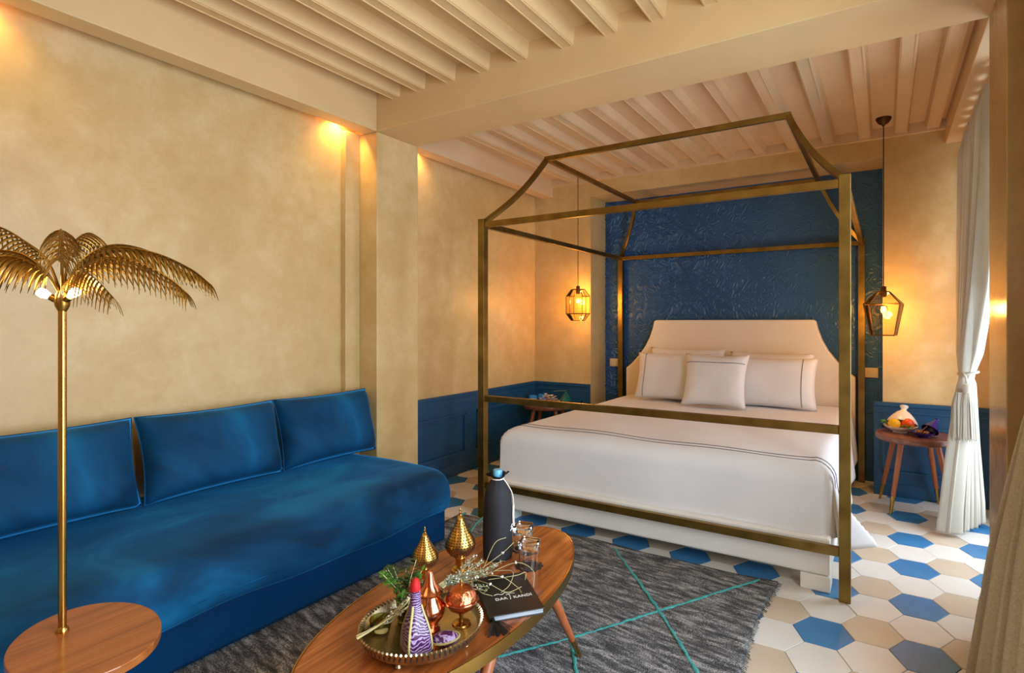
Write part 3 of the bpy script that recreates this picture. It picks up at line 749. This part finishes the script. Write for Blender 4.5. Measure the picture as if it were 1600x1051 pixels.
# copper ewer
cw = thing('copper_bottle', 'tall polished copper bottle with a domed lid on the tray', 'bottle', (-1.050, 1.098, TT))
MB().lathe([(.026, 0), (.028, .004), (.02, .010), (.024, .018), (.036, .034), (.042, .05), (.039, .066), (.029, .082), (.024, .09), (.024, .096)], 32).build('body', 'copper', cw, True, angle=70)
ld = MB().lathe([(.024, .096), (.034, .098), (.036, .102), (.030, .107), (.027, .112), (.019, .120), (.0125, .135), (.009, .150), (.006, .157), (.0002, .161)], 32).build('lid', 'copper', cw, True, angle=50)
MB().tube(bez([(-.033, -.02, .06), (-.05, -.028, .085), (-.046, -.026, .115), (-.028, -.016, .10)], 8), .0035, 8).build('handle', 'copper', cw, True)
# copper sugar bowl
cb = thing('copper_sugar_bowl', 'hammered copper ball bowl on a stem beside the copper bottle', 'bowl', (-.995, 1.163, TT))
MB().lathe([(.026, 0), (.024, .004), (.008, .008), (.005, .018), (.007, .026), (.005, .033)], 20).build('stem', 'brass', cb, True)
MB().lathe([(.004, .032), (.02, .036), (.034, .046), (.042, .060), (.044, .064)], 32).build('bowl', 'copper_hammered', cb, True)
MB().lathe([(.0475, .063), (.0485, .066), (.0475, .069), (.043, .070)], 32).build('rim', 'copper', cb, True)
lid = MB().lathe([(.043, .069), (.040, .083), (.031, .096), (.018, .104), (.0002, .107)], 32).build('lid', 'copper_hammered', cb, True)
MB().lathe([(.004, .106), (.0025, .112), (.004, .117), (.0002, .124)], 10).build('finial', 'brass', lid, True)
# purple marbled cone with red pompom
pc = thing('marbled_cone', 'purple marbled cone shaped holder with a red tip on the tray', 'ornament', (-1.018, 1.018, TT), math.radians(20))
def conefn(u, v):
    a = 2*PI*u; pr = [(.037, 0), (.037, .02), (.034, .045), (.027, .07), (.019, .092), (.0145, .11), (.0125, .135), (.012, .148)]
    f = v*(len(pr)-1); i = min(int(f), len(pr)-2); w = f-i; r = pr[i][0]*(1-w)+pr[i+1][0]*w; z = pr[i][1]*(1-w)+pr[i+1][1]*w
    k = 1+.14*math.cos(4*a)*(1-v)
    return (r*k*math.cos(a)-.004*v, r*k*math.sin(a), z)
MB().grid(conefn, 48, 30, True).build('cone_body', 'purple_marbled', pc, True, angle=180)
for a0 in (.0, .25, .5, .75):
    MB().tube([Vector(conefn(a0, k/20))*1.012+Vector((0, 0, .002)) for k in range(15)], .0032, 6, .6).build('ribbon', 'olive_ribbon', pc, True)
MB().lathe([(.012, .145), (.0135, .15), (.0125, .162), (.008, .173), (.0002, .179)], 18, (-.004, 0, 0)).build('red_tip', 'red_pompom', pc, True)
pd = thing('marbled_pouch', 'low purple marbled pouch with yellow edge beside the cone', 'pouch', (-.966, 1.070, TT), math.radians(30))
MB().sphere((0, 0, .014), .034, 24, 10, 1.0, .8, .42).build('pouch_body', 'purple_marbled', pd, True)
MB().tube([(.034*math.cos(a), .0275*math.sin(a), .014+.006*math.cos(a)) for a in [2*PI*k/30 for k in range(31)]], .0026, 6).build('edge', 'olive_ribbon', pd, True)
# olive glass
def tumbler(loc, r, h, name, label, m, wall=.002):
    g = MB().lathe([(.0002, 0), (r*.86, 0), (r, h*.5), (r*1.05, h), (r*1.05-wall, h), (r-wall, h*.5), (r*.86-wall, wall*2), (.0002, wall*2)], 30).build(name, m, None, True, loc=loc)
    return tag(g, label, 'glass')
tumbler((-1.163, 1.030, TT), .028, .030, 'glass_dish', 'low olive green glass dish on the tray', 'glass_olive')
tumbler((-1.142, 1.098, TT), .024, .075, 'tea_glass', 'tall olive green tea glass holding herbs', 'glass_olive')

# ---- herbs
def leaf(b, p, d, up, L_, w, curl=.2):
    d = Vector(d).normalized(); s_ = d.cross(Vector(up))
    s_ = s_.normalized() if s_.length > 1e-4 else d.orthogonal().normalized()
    nrm = s_.cross(d).normalized(); vs = []
    for t, ww in ((0, .15), (.3, .9), (.6, .85), (.85, .4), (1, .02)):
        c = Vector(p)+d*L_*t-nrm*curl*L_*t*t
        vs += [c-s_*w/2*ww, c+nrm*w*.08*ww, c+s_*w/2*ww]
    fs = []
    for i in range(4): k = i*3; fs += [(k, k+3, k+4, k+1), (k+1, k+4, k+5, k+2)]
    b.add(vs, fs)
rnd = random.Random(3)
def rvec(z0=-.3, z1=1): 
    a = rnd.uniform(0, 2*PI); return Vector((math.cos(a), math.sin(a), rnd.uniform(z0, z1))).normalized()
hbq = thing('herb_bunch', 'bunch of fresh green and dried herbs standing in the tea glass', 'herbs', (-1.142, 1.098, TT+.006))
st = MB(); lf = MB(); ld2 = MB(); bd2 = MB()
for k in range(14):
    a = rnd.uniform(0, 6.28); tip = Vector((.062*math.cos(a)+.0, .06*math.sin(a)+.0, rnd.uniform(.07, .14)))
    P = bez([(0.006*math.cos(a), .006*math.sin(a), 0), (tip.x*.3, tip.y*.3, tip.z*.55), tuple(tip)], 8); st.tube(P, .0012, 4)
    for j in range(9, 17):
        for _ in range(3):
            leaf(lf if k < 6 else ld2, P[j], rvec(-.2, .6), (0, 0, 1), rnd.uniform(.014, .026), rnd.uniform(.008, .012))
MB0 = [st.build('stems', 'stem_straw', hbq), tag(lf.build('leaves', 'leaf_green', hbq, True), kind='stuff'), tag(ld2.build('dried_leaves', 'leaf_dark', hbq, True), kind='stuff')]
sp = thing('dried_sprig', 'dried sprig with pale buds and straw stems lying across the tray', 'sprig', (-1.10, 1.03, TT))
st = MB(); ld2 = MB(); bd2 = MB()
base = Vector((-.035, -.10, .033))
for k in range(7):
    P = bez([base+Vector((rnd.uniform(-.006, .006), rnd.uniform(-.006, .006), rnd.uniform(0, .004))), base+Vector((.012+.008*k*.4, .055, .01+.002*k)), Vector((.005+rnd.uniform(-.03, .035), .012+rnd.uniform(-.02, .03), .045+rnd.uniform(0, .05))), Vector((rnd.uniform(-.035, .03), .06+rnd.uniform(-.02, .03), .06+rnd.uniform(0, .06)))], 7)
    st.tube(P, .0017 if k > 1 else .0026, 5)
    for j in range(9, 22):
        leaf(ld2, P[j], rvec(), (0, 0, 1), rnd.uniform(.008, .016), .004)
        if rnd.random() < .5: q = P[j]+rvec()*.008; bd2.sphere(q, rnd.uniform(.0018, .0032), 6, 4)
st.build('stems', 'stem_straw', sp, True); tag(ld2.build('leaves', 'leaf_dark', sp), kind='stuff'); tag(bd2.build('buds', 'petal_white', sp), kind='stuff')
MB().sphere((-.048, -.012, .008), .017, 12, 7, 1.2, 1, .45).build('flower_head', 'olive_ribbon', sp, True)
fs_ = thing('flower_sprig', 'grey green flowering sprig with thin curling twigs reaching over the book', 'sprig', (-1.17, 1.30, TZ))
st = MB(); ld2 = MB(); bd2 = MB()
for k in range(18):
    e = Vector((.05+rnd.uniform(-.07, .08), .09+rnd.uniform(-.07, .09), rnd.uniform(.02, .10)))
    P = bez([(-.03+rnd.uniform(-.015, .015), -.06+rnd.uniform(-.02, .02), .006), (0.0, -.0, .03+rnd.uniform(0, .02)), tuple(e*.6+Vector((0, 0, .012))), tuple(e)], 8); st.tube(P, .0011, 4)
    for j in range(8, 25):
        for _ in range(2): leaf(ld2, P[j], rvec(-.1, .8), (0, 0, 1), rnd.uniform(.010, .018), .0042)
        if rnd.random() < .45: bd2.sphere(P[j]+rvec()*.007, rnd.uniform(.0018, .0034), 6, 4)
tw = [[(.08, .10, .045), (.15, .16, .075), (.21, .17, .06), (.235, .135, .028)], [(.07, .08, .05), (.14, .10, .05), (.19, .11, .027), (.22, .09, .026)], [(.06, .06, .04), (.13, .05, .045), (.18, .07, .025), (.20, .12, .026)],
      [(.06, .10, .06), (.09, .17, .09), (.10, .22, .11)], [(.05, .12, .05), (.05, .18, .11), (.06, .23, .115)], [(.10, .08, .04), (.17, .13, .05), (.185, .165, .05), (.20, .14, .04)], [(.07, .05, .03), (.12, .02, .03), (.155, .03, .024)],
      [(.09, .12, .05), (.15, .14, .055), (.17, .10, .035), (.165, .06, .024)]]
for P in tw: st.tube(bez(P, 9), .0009, 5)
for P in tw[:4]:
    q = Vector(P[1]); bd2.sphere(q, .0036, 7, 5)
    for _ in range(4): bd2.sphere(q+rvec()*.004, .0022, 6, 4)
st.build('twigs', 'stem_straw', fs_, True); tag(ld2.build('leaves', 'leaf_sage', fs_), kind='stuff'); tag(bd2.build('blossoms', 'petal_white', fs_), kind='stuff')

# ================================================================ PALM LAMP
LX, LY, LZ = -1.759, .544, .45
pm = thing('palm_floor_lamp', 'brass palm tree floor lamp with an oval wooden side tray', 'lamp', (LX, LY, 0))
a_ = math.radians(171.5); ca, sa = math.cos(a_), math.sin(a_)
ox, oy = -1.675-LX, .565-LY
opt = [(ox+.206*math.cos(t)*ca-.144*math.sin(t)*sa, oy+.206*math.cos(t)*sa+.144*math.sin(t)*ca) for t in [2*PI*k/80 for k in range(80)]]
MB().prism(opt, LZ-.022, LZ).build('wooden_tray', 'walnut_lamp', pm, bevel=.003)
MB().lathe([(.0085, LZ), (.0085, 1.265)], 18).build('pole', 'brass', pm, True)
MB().lathe([(.0085, .02), (.0085, LZ-.02)], 18).build('pole', 'brass', pm, True)
MB().lathe([(.0135, LZ), (.0135, LZ+.004), (.011, LZ+.010), (.0088, LZ+.013)], 18).build('collar', 'brass', pm, True)
MB().lathe([(.13, .012), (.13, .02), (.12, .028), (.012, .032)], 40).build('base', 'brass', pm, True)
MB().lathe([(.009, 1.25), (.0145, 1.262), (.016, 1.272), (.014, 1.29), (.010, 1.30)], 18).build('crown', 'brass_leaf', pm, True)
rc = Vector((.857, .515, 0)); fc = Vector((-.515, .857, 0))
def frond(th, Lh, zk, z1, sway=0, stem=.20, hang=.8, nl=21, ll=.085, twist=0):
    d = rc*math.cos(math.radians(th))+fc*math.sin(math.radians(th)); sd = Vector((-d.y, d.x, 0))
    # zk = list of (t, height) control points
    ctrl = [Vector((0, 0, 1.285))]+[d*Lh*t+sd*sway*t*t+Vector((0, 0, 1.285+z)) for t, z in zk]
    P = bez(ctrl, 14); n = len(P)-1
    rb = MB().tube(P, lambda t: .0036-.0026*t, 6).build('frond', 'brass_leaf', pm, True)
    b = MB()
    for side in (-1, 1):
        for k in range(nl):
            f = stem+(1-stem)*(k+.5)/nl; i = min(int(f*n), n-1); p = P[i].lerp(P[i+1], f*n-i); tg = (P[min(i+1, n)]-P[max(i-1, 0)]).normalized()
            s_ = tg.cross(Vector((0, 0, 1)))
            if s_.length < .05: s_ = sd.copy()
            s_ = s_.normalized()*side; up = s_.cross(tg) if side > 0 else tg.cross(s_)
            q = (k+.5)/nl; L_ = ll*(.62+.38*math.sin(PI*min(1, q*1.25+.12)))*(1-.35*max(0, q-.7)/.3)*rnd.uniform(.9, 1.08)
            w = .0098; vs = []
            d0 = (s_*.75+tg*.55).normalized()
            for j in range(6):
                t = j/5; c = p+d0*L_*t*(1-.25*t)*.8+Vector((0, 0, -1))*L_*hang*t*(.35+.75*t)+tg*L_*.12*t*t
                ww = w*(.55+.6*math.sin(PI*min(1, t*.9+.15)))*(1-t*.55) if j < 5 else .0006
                vs += [c-tg*ww/2, c+tg*ww/2]
            b.add(vs, [(2*j, 2*j+2, 2*j+3, 2*j+1) for j in range(5)])
    tag(b.build('leaflets', 'brass_leaf', rb, True, solid=.0007, angle=60), kind='stuff')
frond(9, .345, [(.12, .08), (.32, .125), (.6, .115), (.85, .075), (1, .032)], 0, nl=24, ll=.08)
frond(-7, .345, [(.12, .06), (.32, .095), (.6, .085), (.85, .045), (1, .005)], 0, nl=24, ll=.085)
frond(-26, .235, [(.12, .035), (.35, .062), (.65, .04), (1, -.008)], 0, hang=1.0, ll=.075, nl=18)
frond(-50, .245, [(.10, .09), (.28, .155), (.5, .14), (.8, .085), (1, .07)], .02, nl=22, hang=.9, ll=.09)
frond(100, .25, [(.12, .12), (.35, .172), (.6, .165), (1, .10)], 0, nl=18)
frond(48, .28, [(.12, .09), (.35, .14), (.65, .13), (1, .07)], 0, nl=20)
frond(172, .36, [(.12, .09), (.3, .14), (.55, .182), (.8, .17), (1, .14)], 0, nl=24)
frond(196, .33, [(.12, .07), (.3, .11), (.6, .10), (1, .05)], 0, nl=22, hang=.95)
frond(214, .27, [(.12, .06), (.35, .095), (.65, .07), (1, .02)], 0, hang=1.0, nl=20)
def bulb(parent, p, d, L_, r, m, name='bulb', sock='brass'):
    ax = Vector((0, 0, 1)).rotation_difference(Vector(d).normalized()).to_matrix()
    MB().lathe([(.008, -.004), (.0095, .006), (.0085, .016)], 12, p, ax).build('socket', sock, parent, True)
    MB().lathe([(.006, .016), (r*.75, .016+L_*.25), (r, .016+L_*.55), (r*.85, .016+L_*.85), (.0002, .016+L_)], 14, p, ax).build(name, m, parent, True)
def lamp_light(parent, p, e, col, r=.02):
    d = bpy.data.lights.new('lamp_glow', 'POINT'); d.energy = e; d.color = col; d.shadow_soft_size = r
    o = bpy.data.objects.new('lamp_glow', d); C.objects.link(o); o.parent = parent; o.location = p
for sgn, dz in ((-1, .55), (1, .6)):
    d = rc*sgn+fc*-.25+Vector((0, 0, dz)); p0 = Vector((0, 0, 1.272))+d.normalized()*.012
    bulb(pm, p0, d, .032, .0115, 'bulb_lit'); q = p0+d.normalized()*.075; lamp_light(pm, q, .35, (1, .68, .32))

# ================================================================ SIDE TABLES
def side_table(name, loc, rz, label):
    t = thing(name, label, 'table', loc, rz, 'round three or four legged bedside tables')
    MB().lathe([(.0002, .453), (.219, .453), (.225, .459), (.225, .487), (.221, .492), (.0002, .492)], 64).build('table_top', 'walnut_side', t, True, angle=50)
    for k in range(4):
        a = k*PI/2+PI/4; c_, s_ = math.cos(a), math.sin(a); A = Vector((.14*c_, .14*s_, .453)); B = Vector((.245*c_, .245*s_, 0))
        lg = MB().tube([A.lerp(B, q/6*.76) for q in range(7)], lambda q: .0185-.005*q, 12).build('leg', 'leg_wood', t, True)
        MB().tube([A.lerp(B, .755), A.lerp(B, 1)], lambda q: .0138-.0065*q, 12).build('brass_ferrule', 'brass', lg, True)
    return t
side_table('side_table', (.178, 4.305, 0), math.radians(10), 'round walnut side table with brass tipped legs by the white curtain')['group'] = 'walnut bedside tables'
side_table('side_table', (-2.62, 4.26, 0), math.radians(15), 'round walnut side table in the corner left of the bed')['group'] = 'walnut bedside tables'
SZ = .4925
# right table
fb = thing('tagine_dish', 'white ceramic tagine dish with its lid tipped back and fruit inside', 'dish', (.095, 4.34, SZ))
MB().lathe([(.0002, 0), (.042, 0), (.042, .008), (.06, .014), (.095, .036), (.10, .044), (.095, .044), (.058, .020), (.0002, .016)], 36).build('dish', 'ceramic_white', fb, True)
AX = R3('Z', -12) @ R3('X', -30)
MB().lathe([(.092, 0), (.088, .02), (.066, .055), (.04, .085), (.02, .10), (.015, .112), (.024, .125), (.026, .135), (.0002, .142), (.0002, .13), (.012, .10), (.034, .083), (.06, .052), (.086, 0)], 36, (.012, .048, .042), AX, cap=False).build('lid', 'ceramic_white', fb, True)
tag(MB().sphere((0, 0, 0), .034, 18, 12, 1.12, 1, 1).build('lemon', 'lemon', None, True, loc=(.062, 4.315, SZ+.056)), 'yellow lemon in the white tagine dish', 'fruit')
tag(MB().sphere((0, 0, 0), .039, 18, 12, 1, 1, .95).build('orange', 'orange_peel', None, True, loc=(.137, 4.325, SZ+.060)), 'bright orange fruit in the white tagine dish', 'fruit')
mt = thing('mint_sprig', 'green mint sprigs tucked around the fruit', 'herb', (.095, 4.28, SZ+.036))
b = MB()
for cx_, cy_, cz_ in ((-.09, .045, .03), (-.075, .035, .02), (.015, -.02, .012), (.035, -.03, .004), (.05, -.02, .016)):
    for _ in range(9): leaf(b, (cx_, cy_, cz_), rvec(-.2, .8), (0, 0, 1), rnd.uniform(.02, .036), .016)
tag(b.build('mint_leaves', 'leaf_green', mt, True), kind='stuff')
pt = thing('small_tagine', 'small purple glazed tagine of dates with its lid leaning open', 'dish', (.215, 4.22, SZ))
MB().lathe([(.0002, 0), (.026, 0), (.028, .006), (.06, .022), (.066, .032), (.062, .032), (.03, .012), (.0002, .010)], 30).build('dish', 'ceramic_purple', pt, True)
AX = R3('Z', -35) @ R3('X', -48)
MB().lathe([(.05, 0), (.042, .018), (.024, .05), (.011, .078), (.009, .085), (.014, .093), (.0002, .10), (.0002, .082), (.02, .048), (.046, 0)], 30, (.04, .035, .042), AX, cap=False).build('lid', 'ceramic_purple', pt, True)
MB().tube([(-.005, .0, .038), (.035, .02, .085)], .0025, 6).build('spoon', 'brass', pt, True)
for k, (x, y) in enumerate(((-.02, -.01), (.012, -.018), (.02, .012), (-.012, .02))):
    tag(MB().sphere((0, 0, 0), .011, 12, 8, 1.5, 1, 1).build('date', 'date_brown', None, True, loc=(.215+x, 4.22+y, SZ+.029)), 'brown date in the small purple tagine', 'fruit', 'dates in the purple tagine')
# left table
for k, (x, y, lab) in enumerate(((-2.765, 4.235, 'light blue cup at the front edge of the corner table'), (-2.735, 4.335, 'light blue cup behind the other on the corner table'))):
    cp = thing('blue_cup', lab, 'cup', (x, y, SZ), 0, 'blue cups on the corner table')
    MB().lathe([(.0002, 0), (.032, 0), (.037, .01), (.038, .062), (.035, .062), (.034, .012), (.0002, .008)], 26).build('cup_body', 'cup_blue', cp, True)
    MB().tube([(.0382*math.cos(a), .0382*math.sin(a), .036) for a in [2*PI*q/26 for q in range(27)]], .0018, 5).build('band', 'petal_white', cp)
fd = thing('flower_dish', 'white dish heaped with pale blossoms on the corner table', 'flowers', (-2.56, 4.185, SZ))
MB().lathe([(.0002, 0), (.04, 0), (.08, .018), (.084, .024), (.078, .024), (.038, .008), (.0002, .006)], 30).build('dish', 'ceramic_white', fd, True)
b = MB(); b2 = MB()
for k in range(46):
    p = Vector((rnd.uniform(-.085, .085), rnd.uniform(-.05, .05), .03)); p.z += .085*rnd.random()*(1-abs(p.x)/.11)
    for j in range(5): leaf(b, p, Vector((math.cos(j*1.257), math.sin(j*1.257), .5)), (0, 0, 1), .018, .013)
    leaf(b2, p-Vector((0, 0, .01)), rvec(-.2, .5), (0, 0, 1), .026, .012)
tag(b.build('blossoms', 'petal_white', fd), kind='stuff'); tag(b2.build('leaves', 'leaf_dark', fd), kind='stuff')
gt = thing('green_tagine', 'small dark green glazed tagine on the corner table', 'dish', (-2.485, 4.35, SZ))
MB().lathe([(.0002, 0), (.034, 0), (.05, .012), (.058, .022), (.0002, .022)], 28).build('dish', 'ceramic_green', gt, True)
MB().lathe([(.058, .022), (.05, .034), (.03, .062), (.016, .088), (.011, .10), (.015, .108), (.0002, .114)], 28).build('lid', 'ceramic_green', gt, True, angle=50)
MB().tube([(-.005, 0, .112), (-.11, -.03, .102)], .002, 5).build('handle', 'leaf_sage', gt)

# ================================================================ PENDANT LAMPS
def pendant(name, label, loc, ztop, rings, n, rot, cap_z, glassm, energy, bz):
    t = thing(name, label, 'lamp', (loc[0], loc[1], 0), rot, 'cage pendant lamps beside the bed')
    MB().lathe([(.048, ztop), (.046, ztop-.012), (.03, ztop-.035), (.012, ztop-.045), (.006, ztop-.055)], 28).build('ceiling_rose', 'bronze_dark', t, True)
    MB().tube([(0, 0, ztop-.05), (0, 0, cap_z+.02)], .0032, 8).build('cord', 'rubber_black', t)
    MB().lathe([(.006, cap_z+.03), (.017, cap_z+.026), (.017, cap_z), (.02, cap_z-.002), (.02, cap_z-.03), (.014, cap_z-.045)], 18).build('lamp_holder', 'bronze_dark', t, True)
    P = [[Vector((r*math.cos(2*PI*k/n), r*math.sin(2*PI*k/n), z)) for k in range(n)] for r, z in rings]
    for i, rg in enumerate(P):
        for k in range(n):
            MB().bar(rg[k], rg[(k+1) % n], .005).build('cage_bar', 'bronze_dark', t)
            if i+1 < len(P):
                MB().bar(rg[k], P[i+1][k], .005).build('cage_bar', 'bronze_dark', t)
                q = [rg[k], rg[(k+1) % n], P[i+1][(k+1) % n], P[i+1][k]]
                MB().add(q, [(0, 1, 2, 3)]).build('pane', glassm, t, solid=.0015)
    MB().sphere((0, 0, bz), .026, 18, 12, 1, 1, 1.25).build('bulb', 'bulb_glass', t, True)
    MB().tube([(0.006*math.cos(q*1.3), .006*math.sin(q*1.3), bz-.014+.0018*q) for q in range(16)], .0022, 5).build('filament', 'filament', t)
    lamp_light(t, (0, 0, bz), energy, (1.0, .50, .13), .03)
pendant('pendant_lamp', 'hexagonal glass cage pendant lamp left of the bed', (-2.385, 4.40), ZC-.0, [(.062, 1.526), (.111, 1.462), (.111, 1.305), (.062, 1.242)], 6, math.radians(18), 1.53, 'glass_amber', 10, 1.42)
pendant('pendant_lamp', 'tapered glass cage pendant lamp above the fruit table', (0.0, 4.335), ZC-.0, [(.045, 1.432), (.148, 1.348), (.098, 1.137)], 4, math.radians(-52), 1.44, 'glass_amber', 10, 1.31)

# ================================================================ SWITCHES
for x, lab in ((-2.225, 'pale double light switch plate left of the headboard'), (-.10, 'pale double light switch plate right of the headboard')):
    s_ = thing('light_switch', lab, 'switch', (x, YA-.012, .80), 0, 'switch plates beside the headboard')
    MB().box(-.065, .065, -.004, .012, 0, .075).build('plate', 'switch_plate', s_, bevel=.003)
    for k in (-1, 1): MB().box(k*.03-.025, k*.03+.025, -.008, -.004, .014, .061).build('rocker', 'switch_plate', s_, bevel=.002)

# ================================================================ CURTAINS
def curtain(name, label, m, secs, n=150, folds=9, amp=.5):
    """secs: (z, cx, cy, half_len along Y, half_depth along X, skew)"""
    t = thing(name, label, 'curtain', (secs[-1][1], secs[-1][2], 0))
    bx, by = secs[-1][1], secs[-1][2]
    def fn(u, v):
        f = v*(len(secs)-1); i = min(int(f), len(secs)-2); w = f-i; w = w*w*(3-2*w)*.5+w*.5
        z, cx_, cy_, hl, hd, sk = [secs[i][k]*(1-w)+secs[i+1][k]*w for k in range(6)]
        a = 2*u-1; ph = folds*PI*a
        x = cx_+hd*(math.sin(ph+.6*math.sin(2.3*a))+.25*math.sin(2.1*ph+1))+sk*a; y = cy_+hl*a+.012*math.sin(ph*1.5+1)
        return (x-bx, y-by, z)
    MB().grid(fn, n, 70).build('cloth', m, t, True, solid=.004, angle=180)
    return t
rod = thing('curtain_rod', 'dark metal curtain rod above the window', 'curtain rod', (.46, 3.62, 2.414))
MB().tube([(0, -.80, 0), (0, .76, 0)], .011, 12).build('rod', 'rubber_black', rod, True)
for k in (-.82, .78): MB().sphere((0, k, 0), .021, 14, 9).build('finial', 'rubber_black', rod, True)
for yy in (-.6, .70): MB().bar((0, yy, 0), (.16, yy, .0), .014).build('bracket', 'rubber_black', rod)
cur = curtain('white_curtain', 'white curtain gathered by a tasselled tieback beside the pillar', 'curtain_white',
        [(2.396, .462, 3.76, .55, .03, 0), (2.33, .462, 3.76, .55, .04, 0), (2.25, .455, 3.76, .54, .05, 0), (1.9, .45, 3.80, .48, .05, 0), (1.4, .44, 3.86, .36, .05, 0), (1.05, .43, 3.95, .14, .045, 0), (.93, .42, 3.99, .055, .03, 0), (.86, .42, 3.99, .07, .035, .02), (.5, .405, 3.98, .12, .045, .05), (.15, .40, 3.98, .15, .05, .08), (.025, .395, 3.98, .16, .055, .085)], folds=7)
cur.location = (.395, 3.98, 0)
tie = MB().tube([(.028+.048*math.cos(a), .01+.07*math.sin(a), .93+.008*math.cos(a)) for a in [2*PI*k/24 for k in range(25)]], .006, 8)
tie.tube([(.0, -.05, .93), (.008, -.085, .905), (.012, -.10, .87)], .006, 8)
tie.build('tieback_cord', 'curtain_white', cur, True)
tas = MB().lathe([(.010, .0), (.021, -.004), (.021, -.05), (.016, -.056)], 18, (.012, -.10, .875)).build('tassel_head', 'curtain_white', cur, True)
for qx, qy in ((.012, -.10), (-.022, -.085)):
    sk = MB()
    for k in range(60):
        a = 2*PI*k/60; r0 = .018; r1 = rnd.uniform(.032, .045); L_ = rnd.uniform(.25, .275)
        sk.tube([(qx+r0*math.cos(a), qy+r0*math.sin(a), .825), (qx+r1*.75*math.cos(a), qy+r1*.75*math.sin(a), .76), (qx+r1*math.cos(a+.1), qy+r1*math.sin(a+.1), .825-L_)], .0034, 5)
    sk.build('tassel_skirt', 'curtain_white', cur)
c2 = curtain('beige_curtain', 'heavy beige woven curtain pulled aside at the right edge', 'curtain_beige',
        [(2.38, .50, 2.0, .30, .05, 0), (2.2, .46, 2.06, .24, .055, 0), (1.8, .49, 2.08, .15, .05, 0), (1.45, .52, 2.10, .09, .04, 0), (1.3, .51, 2.10, .10, .045, 0), (.9, .45, 2.04, .19, .055, -.02), (.5, .41, 1.98, .29, .065, -.045), (.012, .372, 1.92, .38, .075, -.06)], folds=8)
